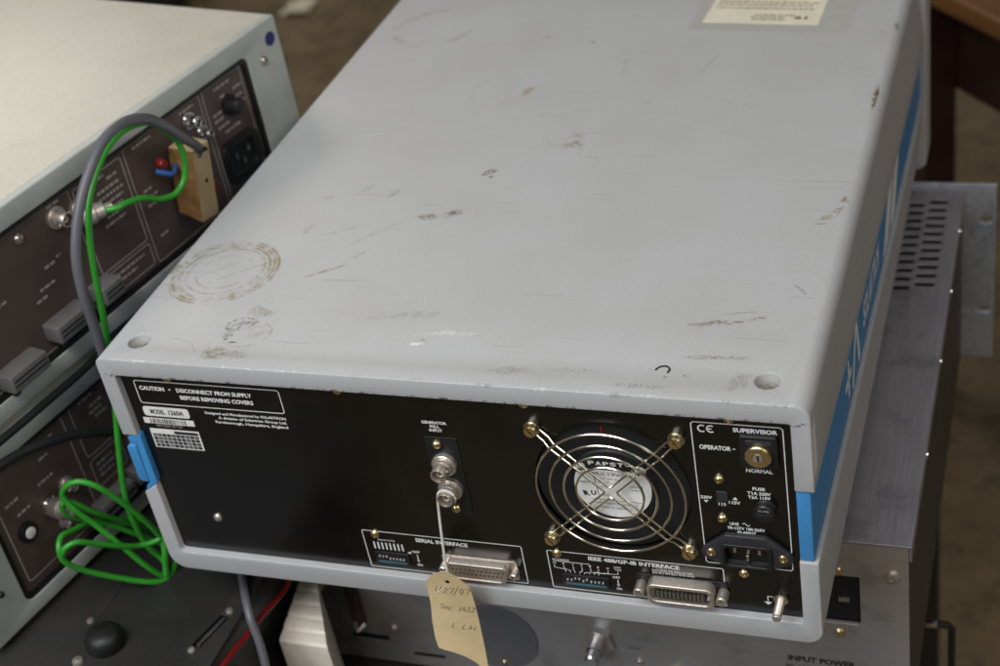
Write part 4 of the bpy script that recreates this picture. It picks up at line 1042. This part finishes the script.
mb.build('cable_sheath', M['green'], gg)
def plug(p, d, parent):
    r = MB().lathe(LW(*p), d, [(0, 7.2), (2, 7.6), (9, 7.6), (10, 6.2), (16, 5.6), (17, 3.6), (22, 3.2), (22, 2.6)], 28); return r.build('plug', M['nickel'], parent)
plug((100, 7, 200.5), (TX * .85 + nx * .5, TY * .85 + ny * .5, -.02), gg)
plug((-3, 2, 26), (nx, ny, .1), gg)
tag(world_tube('black_cable', [(-70, 12, 92), (-43.4, 14, 94), (-18.3, 16, 91), (2.8, 20, 85.5), (26.5, 22, 74.1), (50, 26, 58), (70, 34, 40), (92, 44, 10), (100, 50, -24)], 3.4, M['black_cable']), 'black cable curving across the lower brown panel, behind the green one', 'cable')
tag(world_tube('black_cable', [(-86, 6, 103.2), (-50, 7, 103.4), (-10, 8, 103.3), (26, 8, 103.4), (60, 7, 103.2), (90, 2, 103.0), (130, -12, 103.2)], 2.9, M['black_cable']), 'black cable lying in the gap between the two cream instruments', 'cable')

# ================================================================== dark unit below the cream ones
DX0, DX1, DY0, DY1, DZ0, DZ1 = -430.0, 38.0, -190.0, 330.0, -190.0, -42.0
du = thing('dark_instrument', 'dark grey instrument with perforated lid and black knob, under the cream ones', 'instrument', (0, 0, DZ0))
hh = DZ1 - DZ0
def flat_prism(poly, za, zb):
    m_ = MB().prism(poly, za, zb); m_.v = [(x, z, y) for x, y, z in m_.v]; return m_
def outline(i): return [(DX0 + i, DY0 + i), (DX1 - i, DY0 + i), (DX1 - i, 98 - i), (15 - i, 98 - i), (15 - i, DY1 - i), (DX0 + i, DY1 - i)]
sc_, ss_ = math.cos(math.radians(15)), math.sin(math.radians(15))
def on_slot(u, v): return (23.2 + u * sc_ + v * ss_, -14.8 - u * ss_ + v * sc_)
sq_ = [on_slot(-3.6, -15.5), on_slot(3.6, -15.5), on_slot(3.6, 15.5), on_slot(-3.6, 15.5)]
flat_prism(outline(0), hh - 3, hh).build('lid', M['mesh_lid'], du, bevel=.8, cut=[flat_prism(sq_, hh - 12, hh + 5)])
flat_prism(outline(2), 4, hh - 3.2).build('body', M['black_plastic'], du, bevel=1.0, cut=[flat_prism(sq_, hh - 12, hh + 5)])
MB().lathe((-45, -39, hh + .02), (0, 0, 1), [(0, 12.5), (2, 13.6), (8, 13.2), (12, 10.8), (13.8, 7), (14.4, 0)], 36).build('knob', M['gasket'], du)
hp_ = [on_slot(0, -15) + (hh - 5,), on_slot(0, -13) + (hh - 1.5,), on_slot(0, 13) + (hh - 1.5,), on_slot(0, 15) + (hh - 5,)]
MB().tube(hp_, 1.5, 10, smooth=False).build('lift_handle', M['dark_plastic'], du)
b0 = MB().lathe((0, 0, 0), (0, 0, 1), [(0, 2.8), (1.2, 2.3), (1.6, 0)], 16).build('handle_bolt', M['nickel'], du, loc=on_slot(0, -19.5) + (hh + .02,))
copies(b0, [on_slot(0, 19.5) + (hh + .02,)])
MB().lathe((-69, -21, hh), (0, 0, 1), [(0, 2.6), (1.2, 2.2), (1.5, 0)], 16).build('lid_screw', M['nickel'], du)
MB().lathe((-57, -57, hh), (0, 0, 1), [(0, 4.0), (2.2, 3.6), (3, 0)], 16).build('lid_screw', M['nickel'], du)
MB().box((-112, -39.6, hh + .05), (-66, -38.4, hh + .7)).build('lid_seam', M['dark_plastic'], du)
MB().box((-64.6, -38.4, hh + .05), (-63.4, 70, hh + .7)).build('lid_seam', M['dark_plastic'], du)

# ================================================================== brushed silver instrument below the analyser
SX0, SX1, SY0, SY1, SZ0, SZ1 = 22.0, 471.0, 104.0, 540.0, -189.0, -15.0
si = thing('silver_instrument', 'brushed aluminium instrument with vent slots in its lid, under the scuffed grey one', 'instrument', (0, 0, SZ0))
zz = lambda z: z - SZ0
slots = []
for k in range(11):
    y = 392 + k * 12.2
    slots.append(MB().prism(rrect(443.5, 0, 459, 5.4, 2.5, 4), 0, 10)); s_ = slots[-1]
    s_.v = [(x, y + z, zz(SZ1) - 5 + yy) for x, yy, z in s_.v]
    if k > 0 or 1:
        slots.append(MB().prism(rrect(428, 0, 440.6, 5.4, 2.5, 4), 0, 10)); s_ = slots[-1]
        s_.v = [(x, y - 5.5 + z, zz(SZ1) - 5 + yy) for x, yy, z in s_.v]
allslots = MB()
for s_ in slots: allslots.add(s_.v, s_.f)
MB().box((SX0, SY0 - 1.2, zz(SZ1) - 1.6), (SX1, SY1 - .2, zz(SZ1))).build('lid', M['lid_metal'], si, bevel=.4, cut=[allslots])
MB().box((SX1 - 1.8, SY0 - .6, zz(SZ1) - 13), (SX1 - .2, SY1 - .4, zz(SZ1) - 1.7)).build('lid_flange', M['lid_metal'], si)
MB().box((SX0 + 6, SY0 + 8, 8), (SX1 - 6, SY1 - 4, zz(SZ1) - 8)).build('chassis', M['dark_plastic'], si)
MB().box((SX1 - 3.6, SY0 + .4, 0), (SX1 - 2, SY1 - .4, zz(SZ1) - 1.8)).build('side_plate', M['side_metal'], si)
MB().box((SX0 + .4, SY0 + .4, 0), (SX0 + 2, SY1 - .4, zz(SZ1) - 1.8)).build('side_plate', M['side_metal'], si)
rp = MB().box((SX0 + .4, SY0 - .8, 0), (SX1 - 2.2, SY0 + .3, zz(SZ1) - 1.9)).build('rear_plate', M['brushed'], si, cut=[MB().box((404, SY0 - 5, zz(-88)), (438, SY0 + 5, zz(-46)))])
MB().box((0.0, SY1, -1), (496, SY1 + 4, zz(-11.5))).build('front_plate', M['ear_metal'], si, bevel=.5, cut=[MB().prism(rrect(482.5, zz(-49.5), 493, zz(-42.5), 3.2, 4), SY1 - 5, SY1 + 9), MB().prism(rrect(482.5, zz(-142), 493, zz(-135), 3.2, 4), SY1 - 5, SY1 + 9)])
inl2 = MB().prism(rrect(405, zz(-87), 437, zz(-47), 1.5), SY0 + .5, SY0 + 7.5).build('mains_inlet', M['black_plastic'], si)
MB().box((424, SY0 - .6, zz(-70)), (431, SY0 + .45, zz(-66))).build('inlet_pins', M['steel'], inl2)
MB().box((424, SY0 + .2, zz(-75)), (433, SY0 + .44, zz(-60))).build('inlet_tab', M['blue_wire'], inl2) if False else None
def sscrew(x, z, r=4.0, mat=None): return pan_head('plate_screw', mat or M['nickel'], r, 2.8, si, (x, SY0 - .82, zz(z)))
sscrew(459, -42.5, 5.0); sscrew(424, -98.5, 3.8, M['brass']); sscrew(424, -42, 3.6, M['brass']); sscrew(29.5, -161, 4.2); sscrew(89, -151.5, 3.4); sscrew(281, -152, 2.4); sscrew(175, -172, 2.6, M['brass'])
MB().box((412, SY0 - 1.4, zz(-99)), (436, SY0 - .84, zz(-90))).build('inlet_clip', M['nickel'], si)
tm2 = MB(); PS = XZ(SY0 - .9)
letter(tm2, 'INPUT POWER', 388, 433.5, zz(-131.5), 5.0, PS, 0.04)
letter(tm2, '90-130V/180-260V', 386, 432, zz(-139.5), 4.0, PS, 0.0)
mb = MB(); letter(mb, 'SYNC', 274, 284, zz(-141), 2.6, PS, 0.0); mb.build('socket_lettering', M['print_black'], si)
tm2.build('plate_lettering', M['print_black'], si)
pb = thing_part('binding_post', si, (252, SY0 - .8, zz(-137)))
MB().lathe((0, 0, 0), (0, -1, 0), [(0, 13), (3.0, 13), (3.0, 6)], 6).build('post_nut', M['nickel'], pb)
MB().lathe((0, 0, 0), (0, -1, 0), [(3, 6.2), (12, 6.2), (12.6, 5.2), (20, 5.2), (21, 4.2), (21, 0)], 28).build('post_barrel', M['chrome'], pb)
MB().lathe((305, SY0 - .8, zz(-170)), (0, -1, 0), [(0, 7), (2, 7), (2.4, 5), (10, 5), (10, 0)], 24).build('binding_cap', M['brass'], si)
MB().lathe((172, SY0 - .82, zz(-146)), (0, -1, 0), [(0, 33), (1.0, 32.6), (1.2, 29), (1.2, 0)], 48).build('round_cover', M['grey_block'], si)
rb = MB().box((56, SY0 - 3.4, zz(-148)), (67, SY0 - .82, zz(-80))).build('reflection_bar', M['brown'], si, bevel=.6)  # raised brown bar stands in for a brownish reflection on the plate
MB().tube([(58, SY0 - 4, zz(-147)), (62, SY0 - 9, zz(-150)), (67, SY0 - 4, zz(-147))], 2.0, 8).build('bar_blob', M['nickel'], si)  # nickel blob at the foot of the reflection
MB().box((52, SY0 - 1.6, zz(-165)), (82, SY0 - .84, zz(-161))).build('plate_slot', M['gasket'], si)
MB().box((100, SY0 - 1.2, zz(-178)), (126, SY0 - .84, zz(-175))).build('plate_slot', M['gasket'], si)
fs0 = MB().lathe((0, 0, 0), (1, 0, 0), [(0, 2.6), (1.2, 2.2), (1.6, 0)], 14).build('flange_screw', M['chrome'], si, loc=(SX1 - .2, 480, zz(-20)))
copies(fs0, [(SX1 - .2, 395, zz(-21)), (SX1 - .2, 305, zz(-21)), (SX1 - 2, 318, zz(-30)), (SX1 - 2, 290, zz(-34)), (SX1 - .2, 200, zz(-21))])

# ================================================================== small things in the gap
rbk = thing('stepped_block', 'cream plastic block with a ribbed top, beside the silver instrument', 'block', (0, 0, -191))
prof = []                                              # (y, top height): five treads with a groove after each
for k in range(5):
    y0 = 22 + k * 11
    prof += [(y0, 103.0 + k * 1.7), (y0 + 1.2, 104.4 + k * 1.7), (y0 + 9.4, 105.4 + k * 1.7), (y0 + 10.2, 103.4 + k * 1.7)]
def block_sides(y): k = (y - 22) / 54; return 45.5 + (40 - 45.5) * k, 83.5 + (53.5 - 83.5) * k
sb = MB()
for y, zt in prof:
    xl, xr = block_sides(y)
    sb.v += [(xl, y, 0), (xr, y, 0), (xr, y, zt), (xl, y, zt)]
for i in range(len(prof) - 1):
    for k in range(4):
        k2 = (k + 1) % 4
        sb.f.append((i * 4 + k, i * 4 + k2, i * 4 + 4 + k2, i * 4 + 4 + k)); sb.mi.append(0)
nl = (len(prof) - 1) * 4
sb.f += [(0, 1, 2, 3), (nl, nl + 1, nl + 2, nl + 3)]; sb.mi += [0, 0]
sb.build('block_body', M['cream_plastic'], rbk, bevel=.4)
MB().box((42.5, 76.2, 96), (52, 88, 112)).build('block_clip', M['beige'], rbk, bevel=.6)
tag(MB().tube([(2, 74, -39), (13, 53, -38.6), (25, 33, -38.6), (37, 14, -38.8), (44, 3, -45), (50, -4, -58), (55, -12, -72), (60, -24, -95), (62, -30, -130)], 3.0, 10).build('grey_lead', M['grey_cable']), 'thin grey cable drooping over the edge of the dark lid towards the cream block', 'cable')
tag(MB().tube([(52, 96, -30), (50, 74, -44), (46.5, 50, -60), (43.8, 31, -60), (42.5, 14, -57), (42, -4, -55), (41.4, -33, -50), (41.6, -70, -48)], 2.0, 10).build('red_cable', M['red_cable']), 'red cable running along the edge of the dark perforated lid', 'cable')

# ================================================================== bench, floor, table and case behind
bn = thing('equipment_bench', 'dark work bench carrying the stacked instruments', 'bench', (0, 0, -940))
MB().box((-620, -60, 718), (458, 700, 748.5)).build('bench_top', M['bench'], bn, bevel=2)
lg = MB().box((-20, -20, 0), (20, 20, 717.5)).build('leg', M['bench'], bn, loc=(-580, -20, 0))
copies(lg, [(420, -20, 0), (-580, 660, 0), (420, 660, 0)])
MB().box((432, 20, 640), (452, 640, 717.6)).build('apron', M['bench'], bn, bevel=1)
hk = MB().tube([(452.5, 262, 693), (470, 262, 693), (481, 262, 693), (484, 262, 690), (484, 262, 560), (481, 262, 556), (452, 262, 556)], 3.0, 10, smooth=False)
hk.build('side_rail', M['bench'], bn)
MB().lathe((464, 262, 693), (1, 0, 0), [(0, 3.4), (9, 3.4), (9, 0)], 14).build('rail_collar', M['chrome'], bn)
MB().box((432, 240, 540), (452, 280, 639.5)).build('rail_bracket', M['bench'], bn, bevel=1)
# feet packing under the silver and dark units
fl = MB().add([(-9000, -6000, -940), (9000, -6000, -940), (9000, 12000, -940), (-9000, 12000, -940)], [(0, 1, 2, 3)])
structure(fl.build('floor', M['floor']))
tb = thing('wooden_table', 'varnished orange wooden table with dark red legs behind the instruments', 'table', (436, 1296, -940))
ang = math.atan2(1216 - 1334, 465 - 364)
tb.rotation_euler = (0, 0, ang)
MB().box((-190, 0, 712), (1300, 900, 740)).build('table_top', M['orange_wood'], tb, bevel=3)
MB().box((-150, 60, 560), (1260, 84, 711)).build('under_table_shade', M['dark_wood'], tb)  # dark board added as the shadow under the table top
tl = MB().box((-26, -26, 0), (26, 26, 711)).build('leg', M['dark_wood'], tb, loc=(-150, 30, 0))
copies(tl, [(1250, 30, 0), (-150, 860, 0), (1250, 860, 0)])

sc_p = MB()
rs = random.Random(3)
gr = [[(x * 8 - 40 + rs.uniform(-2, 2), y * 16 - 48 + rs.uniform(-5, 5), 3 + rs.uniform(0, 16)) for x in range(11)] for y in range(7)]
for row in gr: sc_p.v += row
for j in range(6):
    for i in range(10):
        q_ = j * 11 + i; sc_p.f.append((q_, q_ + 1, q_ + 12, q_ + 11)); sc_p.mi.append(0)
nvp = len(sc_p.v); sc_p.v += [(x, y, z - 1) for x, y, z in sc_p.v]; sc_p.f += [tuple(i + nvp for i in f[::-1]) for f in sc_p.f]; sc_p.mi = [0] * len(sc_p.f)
sheet = tag(sc_p.build('floor_highlight_sheet', M['sticker'], loc=(-1516, 3013, -939.5)), 'pale crumpled scrap added as a highlight on the brown floor beyond the cream instrument', 'sheet')  # crumpled sheet stands in for a bright highlight on the floor
ec = thing('equipment_case', 'black case on the floor far behind the cream instrument, at the very top', 'case', (-2250, 3120, -940), 0.3)
MB().box((-300, -200, 0), (300, 200, 210)).build('case_body', M['case_black'], ec, bevel=12)
MB().box((-303, -203, 212), (303, 203, 270)).build('case_lid', M['case_black'], ec, bevel=12)
MB().tube([(-70, -204, 180), (-60, -240, 180), (60, -240, 180), (70, -204, 180)], 9, 8).build('handle', M['dark_plastic'], ec)

# ================================================================== camera
cam = bpy.data.cameras.new('camera'); co = bpy.data.objects.new('camera', cam); col.objects.link(co)
Rr = [(0.93851144, 0.3060761, -0.15973006), (0.05249711, -0.58378804, -0.81020712), (-0.34123353, 0.75200329, -0.56395987)]
loc = (546.75 * S, -610.72 * S, 669.12 * S)
co.matrix_world = Matrix(((Rr[0][0], -Rr[1][0], -Rr[2][0], loc[0]), (Rr[0][1], -Rr[1][1], -Rr[2][1], loc[1]), (Rr[0][2], -Rr[1][2], -Rr[2][2], loc[2]), (0, 0, 0, 1)))
cam.sensor_fit = 'HORIZONTAL'; cam.sensor_width = 22.3; cam.lens = 22.3 * 1.52243
cam.clip_start = 0.02; cam.clip_end = 60
cam.dof.use_dof = True; cam.dof.focus_distance = 0.864; cam.dof.aperture_fstop = 5.0
scene.camera = co

# ================================================================== light: ceiling lamps of the workshop, window light, added side fill
def area(name, loc, target, sx, sy, power, color):
    l = bpy.data.lights.new(name, 'AREA'); l.shape = 'RECTANGLE'; l.size = sx; l.size_y = sy; l.energy = power; l.color = color
    o = bpy.data.objects.new(name, l); col.objects.link(o); o.location = loc
    o.rotation_euler = (Vector(target) - Vector(loc)).to_track_quat('-Z', 'Y').to_euler()
    return o
area('ceiling_lamp', (-0.05, -0.85, 1.5), (0.25, 0.1, 0), 1.2, 0.45, 18.5, (1.0, 0.99, 0.975))
area('window_light', (-0.9, -2.4, 1.9), (0.2, 0, 0), 1.6, 1.2, 36, (0.80, 0.89, 1.0))
area('side_fill_lamp', (2.0, -0.9, 1.7), (0.4, 0.1, 0), 1.2, 0.5, 12, (1.0, 0.97, 0.93))  # added fill that lifts the dark right side of the case
area('far_ceiling_lamp', (-2.6, 2.7, 2.0), (-0.3, 0.3, 0), 1.5, 0.6, 30, (1.0, 0.93, 0.80))
w = bpy.data.worlds.new("World"); scene.world = w; w.use_nodes = True
nt = w.node_tree; bg = nt.nodes['Background']
tc = nt.nodes.new("ShaderNodeTexCoord"); sep = nt.nodes.new("ShaderNodeSeparateXYZ")
nt.links.new(tc.outputs["Generated"], sep.inputs[0])
nt.links.new(ramp(nt, maprange(nt, sep.outputs[2], -0.6, 0.9), [(0.0, (0.07, 0.05, 0.03)), (0.45, (0.16, 0.13, 0.10)), (1.0, (0.34, 0.33, 0.32))]), bg.inputs[0])
bg.inputs[1].default_value = 0.48
scene.view_settings.view_transform = 'Standard'; scene.view_settings.look = 'None'
scene.view_settings.exposure = 0.0; scene.view_settings.gamma = 1.0
scene.render.engine = 'CYCLES'
scene.cycles.use_denoising = True
scene.cycles.max_bounces = 8
